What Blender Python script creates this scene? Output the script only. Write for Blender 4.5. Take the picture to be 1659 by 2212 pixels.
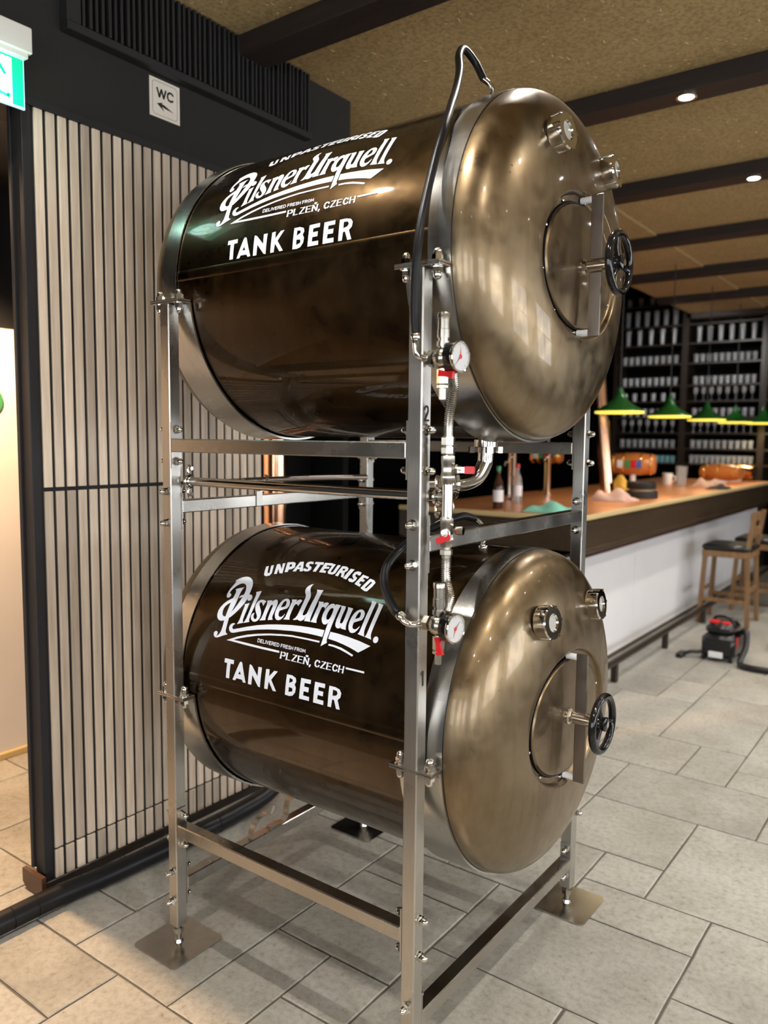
import bpy, bmesh, math, random
from math import sin, cos, pi, radians, sqrt, atan2
from mathutils import Vector, Matrix

S = bpy.context.scene
for o in list(bpy.data.objects):
    bpy.data.objects.remove(o, do_unlink=True)
COL = S.collection

# ------------------------------------------------------------------ camera
def cam_matrix(pos, pitch, yaw, roll):
    m = Matrix.Rotation(yaw, 3, 'Z') @ Matrix.Rotation(pitch, 3, 'X') @ Matrix.Rotation(roll, 3, 'Z')
    m = m.to_4x4()
    m.translation = pos
    return m
cd = bpy.data.cameras.new('camera')
cam = bpy.data.objects.new('camera', cd)
COL.objects.link(cam)
S.camera = cam
cam.matrix_world = cam_matrix(Vector((1.5083, -2.0467, 1.6288)), 1.47758, 0.63684, 0.00988)
cd.sensor_fit = 'HORIZONTAL'
cd.sensor_width = 36.0
cd.lens = 1712.14 / 1659 * 36.0
cd.clip_start = 0.05
cd.clip_end = 100
cd.dof.use_dof = True
cd.dof.focus_distance = 2.2
cd.dof.aperture_fstop = 3.0

# ------------------------------------------------------------------ world, exposure
S.view_settings.view_transform = 'Standard'
S.view_settings.look = 'None'
S.view_settings.gamma = 1.0
S.view_settings.use_curve_mapping = False
S.view_settings.exposure = 0.0
W = bpy.data.worlds.new('world')
S.world = W
W.use_nodes = True
W.node_tree.nodes['Background'].inputs[0].default_value = (0.75, 0.85, 1.0, 1)
W.node_tree.nodes['Background'].inputs[1].default_value = 0.03

# lights of the room: warm lamp of the side corridor, ceiling downlights come with their fittings below
def light(name, kind, loc, energy, color, target=None, size=0.05, spot=None, blend=0.5):
    ld = bpy.data.lights.new(name, kind)
    ld.energy = energy
    ld.color = color
    if kind == 'AREA':
        ld.size = size
    else:
        ld.shadow_soft_size = size
    if kind == 'SPOT':
        ld.spot_size = radians(spot)
        ld.spot_blend = blend
    lo = bpy.data.objects.new(name, ld)
    lo.location = loc
    if target is not None:
        lo.rotation_euler = (Vector(target) - Vector(loc)).to_track_quat('-Z', 'Y').to_euler()
    COL.objects.link(lo)
    return lo
CORRIDOR_E = 480
DOWN_E = 62
WINDOW_E = 8.5

# ------------------------------------------------------------------ materials
def new_mat(name):
    m = bpy.data.materials.new(name)
    m.use_nodes = True
    nt = m.node_tree
    return m, nt, nt.nodes['Principled BSDF']
def setin(b, **k):
    for n, v in k.items():
        key = n.replace('_', ' ')
        if key in b.inputs:
            b.inputs[key].default_value = v
def rgba(c):
    return (c[0], c[1], c[2], 1)
def srgb(r, g, b):
    f = lambda v: (v / 255 / 12.92) if v / 255 <= 0.04045 else ((v / 255 + 0.055) / 1.055) ** 2.4
    return (f(r), f(g), f(b))
def plain(name, col, rough=0.5, metal=0.0, **k):
    m, nt, b = new_mat(name)
    setin(b, Base_Color=rgba(col), Roughness=rough, Metallic=metal, **k)
    return m
def N(nt, t, **k):
    n = nt.nodes.new(t)
    for a, v in k.items():
        setattr(n, a, v)
    return n
def ramp(nt, fac, stops):
    r = N(nt, 'ShaderNodeValToRGB')
    el = r.color_ramp.elements
    while len(el) < len(stops):
        el.new(0.5)
    for e, (p, c) in zip(el, stops):
        e.position = p
        e.color = rgba(c)
    nt.links.new(fac, r.inputs[0])
    return r
def coords(nt, scale=(1, 1, 1), kind='Object', loc=(0, 0, 0)):
    t = N(nt, 'ShaderNodeTexCoord')
    m = N(nt, 'ShaderNodeMapping')
    m.inputs['Scale'].default_value = scale
    m.inputs['Location'].default_value = loc
    nt.links.new(t.outputs[kind], m.inputs[0])
    return m.outputs[0]
def noise(nt, vec, scale, detail=4, rough=0.55, w=None):
    n = N(nt, 'ShaderNodeTexNoise')
    n.inputs['Scale'].default_value = scale
    n.inputs['Detail'].default_value = detail
    n.inputs['Roughness'].default_value = rough
    if vec is not None:
        nt.links.new(vec, n.inputs['Vector'])
    return n.outputs['Fac']
def bump(nt, b, h, strength, dist=0.01):
    n = N(nt, 'ShaderNodeBump')
    n.inputs['Strength'].default_value = strength
    n.inputs['Distance'].default_value = dist
    nt.links.new(h, n.inputs['Height'])
    nt.links.new(n.outputs[0], b.inputs['Normal'])
def mixc(nt, fac, a, b_):
    m = N(nt, 'ShaderNodeMix', data_type='RGBA')
    for sock, v in ((0, fac), (6, a), (7, b_)):
        if hasattr(v, 'is_linked'):
            nt.links.new(v, m.inputs[sock])
        else:
            m.inputs[sock].default_value = v if sock == 0 else rgba(v)
    return m.outputs[2]
def randoffset(nt, scale):
    """object coordinates shifted by the object's random number"""
    t = N(nt, 'ShaderNodeTexCoord')
    oi = N(nt, 'ShaderNodeObjectInfo')
    ma = N(nt, 'ShaderNodeMath', operation='MULTIPLY')
    ma.inputs[1].default_value = 37.0
    nt.links.new(oi.outputs['Random'], ma.inputs[0])
    cb = N(nt, 'ShaderNodeCombineXYZ')
    for i in range(3):
        nt.links.new(ma.outputs[0], cb.inputs[i])
    va = N(nt, 'ShaderNodeVectorMath', operation='ADD')
    nt.links.new(t.outputs['Object'], va.inputs[0])
    nt.links.new(cb.outputs[0], va.inputs[1])
    m = N(nt, 'ShaderNodeMapping')
    m.inputs['Scale'].default_value = scale
    nt.links.new(va.outputs[0], m.inputs[0])
    return m.outputs[0], oi.outputs['Random']

M = {}
def copper_mat(name, dark, mid, lite, rough, coat):
    m, nt, b = new_mat(name)
    v = coords(nt, (1, 1, 1))
    n1 = noise(nt, v, 2.6, 6, 0.6)
    c = ramp(nt, n1, [(0.3, dark), (0.5, mid), (0.72, lite)])
    v2 = coords(nt, (9, 9, 1.2))
    n2 = noise(nt, v2, 3.0, 5, 0.65)
    c2 = ramp(nt, n2, [(0.45, (1, 1, 1)), (0.75, (0.72, 0.66, 0.52))])
    mu = N(nt, 'ShaderNodeMix', data_type='RGBA', blend_type='MULTIPLY')
    mu.inputs[0].default_value = 0.7
    nt.links.new(c.outputs[0], mu.inputs[6])
    nt.links.new(c2.outputs[0], mu.inputs[7])
    nt.links.new(mu.outputs[2], b.inputs['Base Color'])
    n3 = noise(nt, v, 14, 5, 0.6)
    r = ramp(nt, n3, [(0.3, (rough * 0.75,) * 3), (0.75, (rough * 1.5,) * 3)])
    nt.links.new(r.outputs[0], b.inputs['Roughness'])
    setin(b, Metallic=1.0, Coat_Weight=coat, Coat_Roughness=0.05)
    bump(nt, b, noise(nt, v, 5.0, 2, 0.4), 0.03, 0.02)
    return m
M['copper_shell'] = copper_mat('aged_copper_cladding', (0.046, 0.026, 0.009), (0.060, 0.034, 0.012), (0.084, 0.050, 0.019), 0.30, 0.7)
M['copper_head'] = copper_mat('aged_copper_end', (0.155, 0.104, 0.055), (0.212, 0.153, 0.088), (0.30, 0.235, 0.15), 0.33, 0.3)
def steel_mat(name, col, rough, stretch=(1, 1, 60), bstr=0.05):
    m, nt, b = new_mat(name)
    v = coords(nt, stretch)
    n1 = noise(nt, v, 14, 4, 0.6)
    c = ramp(nt, n1, [(0.3, tuple(x * 0.86 for x in col)), (0.7, col)])
    nt.links.new(c.outputs[0], b.inputs['Base Color'])
    v2 = coords(nt, (1, 1, 1))
    n2 = noise(nt, v2, 7, 4, 0.6)
    r = ramp(nt, n2, [(0.3, (rough * 0.8,) * 3), (0.8, (rough * 1.35,) * 3)])
    nt.links.new(r.outputs[0], b.inputs['Roughness'])
    setin(b, Metallic=1.0)
    bump(nt, b, n1, bstr, 0.002)
    return m
M['steel'] = steel_mat('brushed_stainless', (0.56, 0.54, 0.50), 0.30, (40, 40, 1.5))
M['steel_h'] = steel_mat('brushed_stainless_beam', (0.50, 0.48, 0.44), 0.25, (0.3, 0.3, 40), 0.02)
M['strap'] = steel_mat('polished_strap', (0.60, 0.59, 0.56), 0.24, (60, 1, 1), 0.03)
M['plate'] = steel_mat('foot_plate_steel', (0.55, 0.53, 0.50), 0.22, (3, 3, 3), 0.02)
M['bar_steel'] = steel_mat('dark_reflect_steel', (0.26, 0.225, 0.195), 0.34, (40, 40, 1.5))  # dark reflections of the surroundings put into the steel colour
M['chrome'] = plain('polished_steel', (0.66, 0.645, 0.61), 0.09, 1.0)
M['nickel'] = plain('nickel_fitting', (0.52, 0.49, 0.43), 0.22, 1.0)
M['door_steel'] = steel_mat('door_sheet', (0.45, 0.36, 0.25), 0.2, (6, 6, 1), 0.02)
M['white_vinyl'] = plain('white_vinyl', (0.78, 0.82, 0.90), 0.42)
M['brown_vinyl'] = plain('brown_vinyl', (0.03, 0.014, 0.007), 0.6)
M['black_plastic'] = plain('glossy_black_plastic', (0.006, 0.006, 0.007), 0.12)
M['rubber'] = plain('black_rubber', (0.006, 0.006, 0.007), 0.36, 0.0, Specular_IOR_Level=0.3)
M['matt_black'] = plain('matt_black', (0.008, 0.008, 0.009), 0.6)
M['red'] = plain('red_plastic', srgb(200, 28, 34), 0.35)
M['dial'] = plain('dial_white', (0.55, 0.55, 0.55), 0.4)
M['white_pad'] = plain('white_pad', (0.8, 0.82, 0.84), 0.4)
M['lens'] = plain('sight_lens', (0.42, 0.42, 0.38), 0.08)
M['seam'] = M['copper_shell']

def wood_mat(name, a, b_, c_, rough, scale=(14, 14, 0.9), rnd=0.35):
    m, nt, b = new_mat(name)
    v, r = randoffset(nt, scale)
    n1 = noise(nt, v, 4.0, 5, 0.6)
    c = ramp(nt, n1, [(0.25, a), (0.5, b_), (0.78, c_)])
    hs = N(nt, 'ShaderNodeHueSaturation')
    mr = N(nt, 'ShaderNodeMapRange')
    mr.inputs['To Min'].default_value = 1 - rnd
    mr.inputs['To Max'].default_value = 1 + rnd * 0.45
    nt.links.new(r, mr.inputs['Value'])
    nt.links.new(mr.outputs[0], hs.inputs['Value'])
    nt.links.new(c.outputs[0], hs.inputs['Color'])
    nt.links.new(hs.outputs[0], b.inputs['Base Color'])
    setin(b, Roughness=rough)
    bump(nt, b, n1, 0.06, 0.003)
    return m
M['oak'] = wood_mat('oak_slat', (0.52, 0.41, 0.305), (0.67, 0.55, 0.425), (0.78, 0.67, 0.54), 0.5)
M['dark_wood'] = wood_mat('dark_stained_wood', (0.012, 0.008, 0.005), (0.022, 0.014, 0.009), (0.036, 0.023, 0.014), 0.4, (1.2, 14, 14), 0.1)
M['bar_wood'] = wood_mat('bar_front_wood', (0.034, 0.022, 0.012), (0.05, 0.033, 0.018), (0.068, 0.045, 0.026), 0.35, (14, 0.8, 14), 0.05)
M['beam'] = wood_mat('beam_wood', (0.010, 0.006, 0.005), (0.018, 0.011, 0.009), (0.032, 0.020, 0.016), 0.55, (0.8, 12, 12), 0.1)
M['stool_wood'] = wood_mat('stool_wood', (0.16, 0.085, 0.035), (0.22, 0.12, 0.05), (0.30, 0.17, 0.075), 0.4, (12, 12, 1.0), 0.1)
M['nosing'] = plain('pale_wood_nosing', srgb(205, 180, 130), 0.45)
M['bar_copper'] = plain('copper_bar_top', (0.80, 0.34, 0.14), 0.32, 0.6)
M['trim_wood'] = plain('reddish_trim', (0.055, 0.022, 0.010), 0.4)

def paint(name, col, rough, sc=30, bs=0.1, var=0.12):
    m, nt, b = new_mat(name)
    v = coords(nt)
    n1 = noise(nt, v, 3, 5, 0.6)
    c = ramp(nt, n1, [(0.3, tuple(x * (1 - var) for x in col)), (0.7, tuple(x * (1 + var) for x in col))])
    nt.links.new(c.outputs[0], b.inputs['Base Color'])
    setin(b, Roughness=rough)
    bump(nt, b, noise(nt, v, sc, 4, 0.6), bs, 0.004)
    return m
M['black_wall'] = paint('charcoal_wall', (0.015, 0.013, 0.011), 0.85)
M['black_void'] = paint('black_room', (0.003, 0.003, 0.003), 0.9)
M['black_void'].node_tree.nodes['Principled BSDF'].inputs['Specular IOR Level'].default_value = 0.08
M['white_wall'] = paint('white_wall', (0.72, 0.70, 0.68), 0.6, 60, 0.05, 0.03)
M['grey_wall'] = paint('room_wall', (0.30, 0.26, 0.21), 0.6, 60, 0.05, 0.05)
M['frame_dark'] = plain('dark_profile', (0.012, 0.011, 0.012), 0.6)
M['brown_cap'] = plain('brown_plastic_cap', (0.075, 0.032, 0.015), 0.35)
M['skirt'] = plain('pale_skirting', (0.60, 0.44, 0.20), 0.5)
M['bar_white'] = paint('bar_white_panel', (0.74, 0.73, 0.74), 0.4, 40, 0.02, 0.02)

# clay ceiling with straw
m, nt, b = new_mat('clay_straw_ceiling')
v = coords(nt)
n1 = noise(nt, v, 1.3, 6, 0.6)
c1 = ramp(nt, n1, [(0.3, (0.375, 0.265, 0.112)), (0.7, (0.48, 0.345, 0.155))])
n2 = noise(nt, v, 55, 3, 0.7)
c2 = ramp(nt, n2, [(0.40, (0.6, 0.58, 0.55)), (0.55, (1, 1, 1)), (0.74, (1.0, 1.0, 1.0)), (0.80, (1.75, 1.65, 1.45))])
mu = N(nt, 'ShaderNodeMix', data_type='RGBA', blend_type='MULTIPLY')
mu.inputs[0].default_value = 0.75
nt.links.new(c1.outputs[0], mu.inputs[6])
nt.links.new(c2.outputs[0], mu.inputs[7])
nt.links.new(mu.outputs[2], b.inputs['Base Color'])
setin(b, Roughness=0.9)
bump(nt, b, noise(nt, v, 30, 6, 0.75), 0.6, 0.012)
M['clay'] = m
M['rod_dark'] = plain('dark_rod', (0.03, 0.028, 0.026), 0.5)
M['straw'] = plain('straw_fibre', (0.52, 0.39, 0.19), 0.7)

# travertine tiles, one tone per tile
m, nt, b = new_mat('travertine_tile')
v, r = randoffset(nt, (1, 1, 1))
n1 = noise(nt, v, 3.0, 7, 0.65)
c1 = ramp(nt, n1, [(0.25, (0.25, 0.232, 0.196)), (0.5, (0.335, 0.318, 0.276)), (0.75, (0.41, 0.392, 0.35))])
n2 = noise(nt, v, 48, 8, 0.72)
c2 = ramp(nt, n2, [(0.30, (0.36, 0.33, 0.29)), (0.38, (0.80, 0.78, 0.75)), (0.52, (1, 1, 1)), (0.7, (1.12, 1.12, 1.12))])
mu = N(nt, 'ShaderNodeMix', data_type='RGBA', blend_type='MULTIPLY')
mu.inputs[0].default_value = 0.8
nt.links.new(c1.outputs[0], mu.inputs[6])
nt.links.new(c2.outputs[0], mu.inputs[7])
hs = N(nt, 'ShaderNodeHueSaturation')
mr = N(nt, 'ShaderNodeMapRange')
mr.inputs['To Min'].default_value = 0.86
mr.inputs['To Max'].default_value = 1.08
nt.links.new(r, mr.inputs['Value'])
nt.links.new(mr.outputs[0], hs.inputs['Value'])
nt.links.new(mu.outputs[2], hs.inputs['Color'])
nt.links.new(hs.outputs[0], b.inputs['Base Color'])
rr = ramp(nt, n1, [(0.3, (0.42,) * 3), (0.7, (0.6,) * 3)])
nt.links.new(rr.outputs[0], b.inputs['Roughness'])
bump(nt, b, n2, 0.25, 0.003)
M['tile'] = m
M['grout'] = paint('dark_grout', (0.11, 0.095, 0.078), 0.85, 80, 0.3)

def emit(name, col, strength):
    m, nt, b = new_mat(name)
    setin(b, Base_Color=rgba(col), Roughness=0.4, Emission_Color=rgba(col), Emission_Strength=strength)
    return m
M['lamp_disc'] = emit('downlight_glow', (1.0, 0.97, 0.92), 60)
M['exit_green'] = emit('lit_green_panel', (0.0, 0.42, 0.22), 1.0)
M['exit_white'] = emit('lit_white_panel', (0.80, 1.0, 0.97), 1.2)
M['exit_edge'] = emit('lit_acrylic_edge', (0.42, 0.66, 0.80), 0.7)
M['daylight'] = emit('window_daylight', (0.93, 0.96, 1.0), WINDOW_E)
M['sign_white'] = plain('sign_cream', (0.80, 0.74, 0.64), 0.4)
M['sign_black'] = plain('sign_black', (0.012, 0.011, 0.010), 0.5)
M['housing'] = plain('white_housing', (0.78, 0.75, 0.70), 0.4)
M['shade_green'] = plain('green_enamel', (0.012, 0.095, 0.016), 0.22)
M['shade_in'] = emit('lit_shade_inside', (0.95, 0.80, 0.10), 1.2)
M['glassware'] = plain('clear_glass', (0.86, 0.88, 0.90), 0.12, 0.0, Transmission_Weight=0.8, IOR=1.45)
M['glass_teal'] = plain('teal_glass', (0.30, 0.62, 0.66), 0.15, 0.0, Transmission_Weight=0.5)
M['copper_bright'] = plain('bright_copper', (0.80, 0.45, 0.28), 0.18, 1.0)
M['leather'] = plain('black_leather', (0.010, 0.010, 0.011), 0.3)
M['orange'] = plain('orange_enamel', (0.50, 0.17, 0.045), 0.3)
M['gold'] = plain('gold_metal', (0.62, 0.40, 0.14), 0.25, 1.0)
M['yellow'] = plain('yellow_cloth', (0.62, 0.36, 0.05), 0.8)
M['cloth_pink'] = plain('pink_cloth', (0.55, 0.35, 0.29), 0.85)
M['cloth_green'] = plain('mint_cloth', (0.22, 0.55, 0.42), 0.85)
M['cloth_dark'] = plain('dark_cloth', (0.02, 0.02, 0.022), 0.8)
M['vac_black'] = plain('vacuum_black', (0.008, 0.008, 0.009), 0.3)
M['white'] = plain('white_plastic', (0.75, 0.75, 0.75), 0.4)
M['blue'] = plain('blue_label', (0.05, 0.12, 0.45), 0.5)
M['green'] = plain('green_label', (0.05, 0.26, 0.10), 0.5)
M['green_pale'] = plain('pale_green', (0.45, 0.66, 0.36), 0.5)
M['brown_glass'] = plain('brown_glass', (0.05, 0.02, 0.008), 0.1, 0.0)

# ------------------------------------------------------------------ mesh building
def frame(d):
    d = Vector(d).normalized()
    u = d.orthogonal().normalized()
    return d, u, d.cross(u)
class MB:
    def __init__(s):
        s.v = []
        s.f = []
    def add(s, verts, faces):
        n = len(s.v)
        s.v += [tuple(p) for p in verts]
        s.f += [tuple(i + n for i in f) for f in faces]
        return s
    def box(s, lo, hi, ch=0.0):
        x0, y0, z0 = lo
        x1, y1, z1 = hi
        if ch <= 0:
            vs = [(x0, y0, z0), (x1, y0, z0), (x1, y1, z0), (x0, y1, z0), (x0, y0, z1), (x1, y0, z1), (x1, y1, z1), (x0, y1, z1)]
            return s.add(vs, [(3, 2, 1, 0), (4, 5, 6, 7), (0, 1, 5, 4), (1, 2, 6, 5), (2, 3, 7, 6), (3, 0, 4, 7)])
        bm = bmesh.new()
        r = bmesh.ops.create_cube(bm, size=1)
        for w in bm.verts:
            w.co = Vector((x0 if w.co.x < 0 else x1, y0 if w.co.y < 0 else y1, z0 if w.co.z < 0 else z1))
        bmesh.ops.bevel(bm, geom=bm.edges[:], offset=ch, segments=1, affect='EDGES')
        s.bm(bm)
        return s
    def bm(s, bm):
        bm.verts.index_update()
        s.add([w.co[:] for w in bm.verts], [[w.index for w in f.verts] for f in bm.faces])
        bm.free()
        return s
    def lathe(s, prof, origin, axis, n=24, cap0=False, cap1=False, sq=(1, 1), up=None):
        """prof: (radius, height) along axis"""
        d = Vector(axis).normalized()
        if up is None:
            d, u, w = frame(axis)
        else:
            u = Vector(up).normalized()
            w = d.cross(u)
        o = Vector(origin)
        vs = []
        for r, h in prof:
            for i in range(n):
                a = 2 * pi * i / n
                vs.append(o + d * h + (u * cos(a) * sq[0] + w * sin(a) * sq[1]) * r)
        fs = []
        for k in range(len(prof) - 1):
            for i in range(n):
                j = (i + 1) % n
                fs.append((k * n + i, k * n + j, (k + 1) * n + j, (k + 1) * n + i))
        if cap0:
            fs.append(tuple(range(n - 1, -1, -1)))
        if cap1:
            b_ = (len(prof) - 1) * n
            fs.append(tuple(b_ + i for i in range(n)))
        return s.add(vs, fs)
    def cyl(s, p0, p1, r, n=16, r1=None):
        p0, p1 = Vector(p0), Vector(p1)
        L = (p1 - p0).length
        return s.lathe([(r, 0), (r if r1 is None else r1, L)], p0, p1 - p0, n, True, True)
    def tube(s, pts, r, n=12, sub=6, caps=True, rad=None):
        P = [Vector(p) for p in pts]
        if sub > 1 and len(P) > 2:
            Q = []
            for i in range(len(P) - 1):
                a = P[i - 1] if i > 0 else P[i] * 2 - P[i + 1]
                b_, c = P[i], P[i + 1]
                d = P[i + 2] if i + 2 < len(P) else P[i + 1] * 2 - P[i]
                for k in range(sub):
                    t = k / sub
                    Q.append(0.5 * ((2 * b_) + (c - a) * t + (2 * a - 5 * b_ + 4 * c - d) * t * t + (3 * b_ - a - 3 * c + d) * t ** 3))
            Q.append(P[-1])
            P = Q
        up = None
        vs = []
        for i, p in enumerate(P):
            t = (P[min(i + 1, len(P) - 1)] - P[max(i - 1, 0)]).normalized()
            if up is None:
                up = t.orthogonal().normalized()
            up = (up - t * up.dot(t)).normalized()
            w = t.cross(up)
            rr = r if rad is None else rad(i, len(P))
            for k in range(n):
                a = 2 * pi * k / n
                vs.append(p + (up * cos(a) + w * sin(a)) * rr)
        fs = []
        for i in range(len(P) - 1):
            for k in range(n):
                j = (k + 1) % n
                fs.append((i * n + k, i * n + j, (i + 1) * n + j, (i + 1) * n + k))
        if caps:
            fs.append(tuple(range(n - 1, -1, -1)))
            fs.append(tuple((len(P) - 1) * n + k for k in range(n)))
        return s.add(vs, fs)
    def torus(s, c, axis, R, r, n=40, m=12):
        d, u, w = frame(axis)
        c = Vector(c)
        vs, fs = [], []
        for i in range(n):
            a = 2 * pi * i / n
            e = u * cos(a) + w * sin(a)
            for k in range(m):
                b_ = 2 * pi * k / m
                vs.append(c + e * (R + r * cos(b_)) + d * (r * sin(b_)))
        for i in range(n):
            for k in range(m):
                fs.append((i * m + k, ((i + 1) % n) * m + k, ((i + 1) % n) * m + (k + 1) % m, i * m + (k + 1) % m))
        return s.add(vs, fs)
    def prism(s, poly, o, u, v, h0, h1):
        """poly in (u, v) extruded along u x v from h0 to h1"""
        o, u, v = Vector(o), Vector(u).normalized(), Vector(v).normalized()
        w = u.cross(v)
        n = len(poly)
        vs = [o + u * a + v * b_ + w * h0 for a, b_ in poly] + [o + u * a + v * b_ + w * h1 for a, b_ in poly]
        fs = [tuple(range(n - 1, -1, -1)), tuple(range(n, 2 * n))]
        for i in range(n):
            j = (i + 1) % n
            fs.append((i, j, n + j, n + i))
        return s.add(vs, fs)
    def mesh(s, name, mat, off=(0, 0, 0), smooth=True, angle=38):
        me = bpy.data.meshes.new(name)
        ox, oy, oz = off
        me.from_pydata([(a - ox, b_ - oy, c - oz) for a, b_, c in s.v], [], s.f)
        me.validate()
        bm = bmesh.new()
        bm.from_mesh(me)
        bmesh.ops.recalc_face_normals(bm, faces=bm.faces[:])
        bm.to_mesh(me)
        bm.free()
        me.materials.append(M[mat] if isinstance(mat, str) else mat)
        if smooth:
            for p in me.polygons:
                p.use_smooth = True
            me.set_sharp_from_angle(angle=radians(angle))
        return me
    def build(s, name, mat, parent=None, label=None, smooth=True, angle=38, origin=None):
        wl = world_loc(parent)
        off = wl if origin is None else Vector(origin)
        o = bpy.data.objects.new(name, s.mesh(name, mat, off, smooth, angle))
        COL.objects.link(o)
        o.parent = parent
        if origin is not None:
            o.location = Vector(origin) - wl
        if label:
            o['label'] = label
        return o
def world_loc(o):
    p = Vector((0, 0, 0))
    while o is not None:
        p += o.location
        o = o.parent
    return p
def thing(name, label, cat, loc=(0, 0, 0), group=None):
    o = bpy.data.objects.new(name, None)
    o.empty_display_size = 0.05
    o.location = loc
    COL.objects.link(o)
    return tag(o, label, cat, group)
def tag(o, label=None, cat=None, group=None, kind=None):
    for k, v in (('label', label), ('category', cat), ('group', group), ('kind', kind)):
        if v:
            o[k] = v
    return o
def inst(me, name, parent, loc, rot=None, scale=None):
    o = bpy.data.objects.new(name, me)
    COL.objects.link(o)
    o.parent = parent
    o.location = Vector(loc) - world_loc(parent)
    if rot is not None:
        o.rotation_euler = rot
    if scale is not None:
        o.scale = scale
    return o
def aim(d):
    return Vector(d).to_track_quat('Z', 'Y').to_euler()
def copy_tree(o, parent=None, label=None):
    c = o.copy()
    COL.objects.link(c)
    c.parent = parent
    if label:
        c['label'] = label
    for ch in list(o.children):
        copy_tree(ch, c)
    return c
def struct(mb, name, mat, label=None, **k):
    o = mb.build(name, mat, None, **k)
    o['kind'] = 'structure'
    if label:
        o['label'] = label
    return o
random.seed(7)
# ================================================================== ROOM
# ---------------- floor: grout bed with separate stone tiles
fl = struct(MB().box((-4.5, -6.2, -0.12), (6.2, 9.6, -0.006)), 'floor', 'grout', smooth=False)
fl.location = (0, 0, 0)
MX, MY, X0, Y0 = 0.2285, 0.2295, -0.02, -0.008
fixed = [(1, 4, 2, 2), (2, 3, 1, 1), (3, 3, 2, 3), (2, 2, 2, 1), (1, 0, 3, 2), (4, 1, 2, 2), (1, -2, 2, 2), (3, -1, 1, 1), (4, -2, 2, 3), (3, -3, 1, 2),
         (-1, -1, 2, 2), (-1, 1, 2, 1), (0, 2, 2, 2), (-1, -3, 1, 2), (0, -2, 1, 1), (-3, -3, 2, 3), (-4, -3, 1, 1), (-4, -2, 1, 2), (-4, -4, 2, 1), (-2, -5, 3, 2),
         (0, -4, 2, 2), (1, 6, 3, 2), (4, 6, 2, 2), (-1, 6, 2, 2), (0, 8, 2, 2), (2, 8, 1, 2), (3, 9, 2, 3), (3, 8, 2, 1), (1, 10, 2, 4), (-1, 10, 2, 3), (5, 3, 2, 2)]
occ = set()
tiles = []
def place(x, y, w, h):
    cells = [(x + i, y + j) for i in range(w) for j in range(h)]
    if any(c in occ for c in cells):
        return False
    occ.update(cells)
    tiles.append((x, y, w, h))
    return True
for t in fixed:
    place(*t)
XA, XB, YA, YB = -5, 12, -6, 28
for y in range(YA, YB):
    for x in range(XA, XB):
        if (x, y) in occ:
            continue
        opts = [(2, 2), (3, 2), (2, 3), (2, 1), (1, 2), (1, 1)]
        random.shuffle(opts)
        opts.sort(key=lambda t: -t[0] * t[1] + random.random() * 4)
        for w, h in opts:
            if x + w <= XB and y + h <= YB and place(x, y, w, h):
                break
tile_me = {}
def tile_mesh(w, h, var):
    key = (w, h, var)
    if key not in tile_me:
        rg = random.Random(w * 31 + h * 7 + var)
        sx, sy = w * MX / 2 - 0.0032, h * MY / 2 - 0.0032
        mb = MB()
        ring = []
        for (ax, ay), (bx, by) in (((-1, -1), (1, -1)), ((1, -1), (1, 1)), ((1, 1), (-1, 1)), ((-1, 1), (-1, -1))):
            n = 4
            for k in range(n):
                t = k / n
                j = rg.uniform(-0.0018, 0.0010)
                ring.append(((ax + (bx - ax) * t) * sx * (1 + j / sx), (ay + (by - ay) * t) * sy * (1 + j / sy)))
        n = len(ring)
        vs = [(a, b_, -0.012) for a, b_ in ring] + [(a, b_, -0.0022) for a, b_ in ring] + [(a * (1 - 0.004 / sx), b_ * (1 - 0.004 / sy), 0) for a, b_ in ring]
        fs = []
        for k in range(2):
            for i in range(n):
                j = (i + 1) % n
                fs.append((k * n + i, k * n + j, (k + 1) * n + j, (k + 1) * n + i))
        fs.append(tuple(2 * n + i for i in range(n)))
        mb.add(vs, fs)
        tile_me[key] = mb.mesh('tile', 'tile', smooth=False)
    return tile_me[key]
for x, y, w, h in tiles:
    inst(tile_mesh(w, h, random.randrange(2)), 'tile', fl, (X0 + (x + w / 2) * MX, Y0 + (y + h / 2) * MY, random.uniform(-0.0007, 0.0)))
# corridor tiles (warm side)
for i in range(4):
    for j in range(4):
        inst(tile_mesh(2, 2, (i + j) % 2), 'tile', fl, (-1.162 - 0.229 - i * 0.457 - 0.0, -1.45 + j * 0.459 + 0.23, 0.0))
# ---------------- slatted partition (left)
wl_ = struct(MB().box((-1.115, -0.590, 0.0), (-1.052, 0.49, 2.72)), 'wall_left', 'matt_black', smooth=False)
slat_me = {}
def slat(h, key):
    if key not in slat_me:
        slat_me[key] = MB().box((0, -0.0156, -h / 2), (0.009, 0.0156, h / 2), 0.0015).mesh('slat', 'oak', smooth=False)
    return slat_me[key]
for k in range(24):
    yc = -0.541 + 0.0435 * k
    if yc > 0.475:
        break
    for z0, z1, key in ((1.447, 2.712, 't'), (0.152, 1.433, 'm'), (0.040, 0.145, 'b')):
        inst(slat(z1 - z0, key), 'slat', wl_, (-1.052, yc, (z0 + z1) / 2))
tr1 = struct(MB().box((-1.122, -0.594, 0.075), (-1.046, -0.566, 2.72), 0.002), 'trim_1', 'frame_dark', 'dark end profile of the slatted partition')
for xa_, xb_ in ((-1.130, -1.112), (-1.064, -1.040)):
    MB().box((xa_, -0.602, 0.076), (xb_, -0.570, 2.719), 0.002).build('profile_edge', 'frame_dark', tr1, smooth=False)
struct(MB().box((-1.130, -0.610, 0.002), (-1.044, 0.49, 0.038), 0.004), 'baseboard_left', 'dark_wood', 'dark base rail under the slats')
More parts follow.
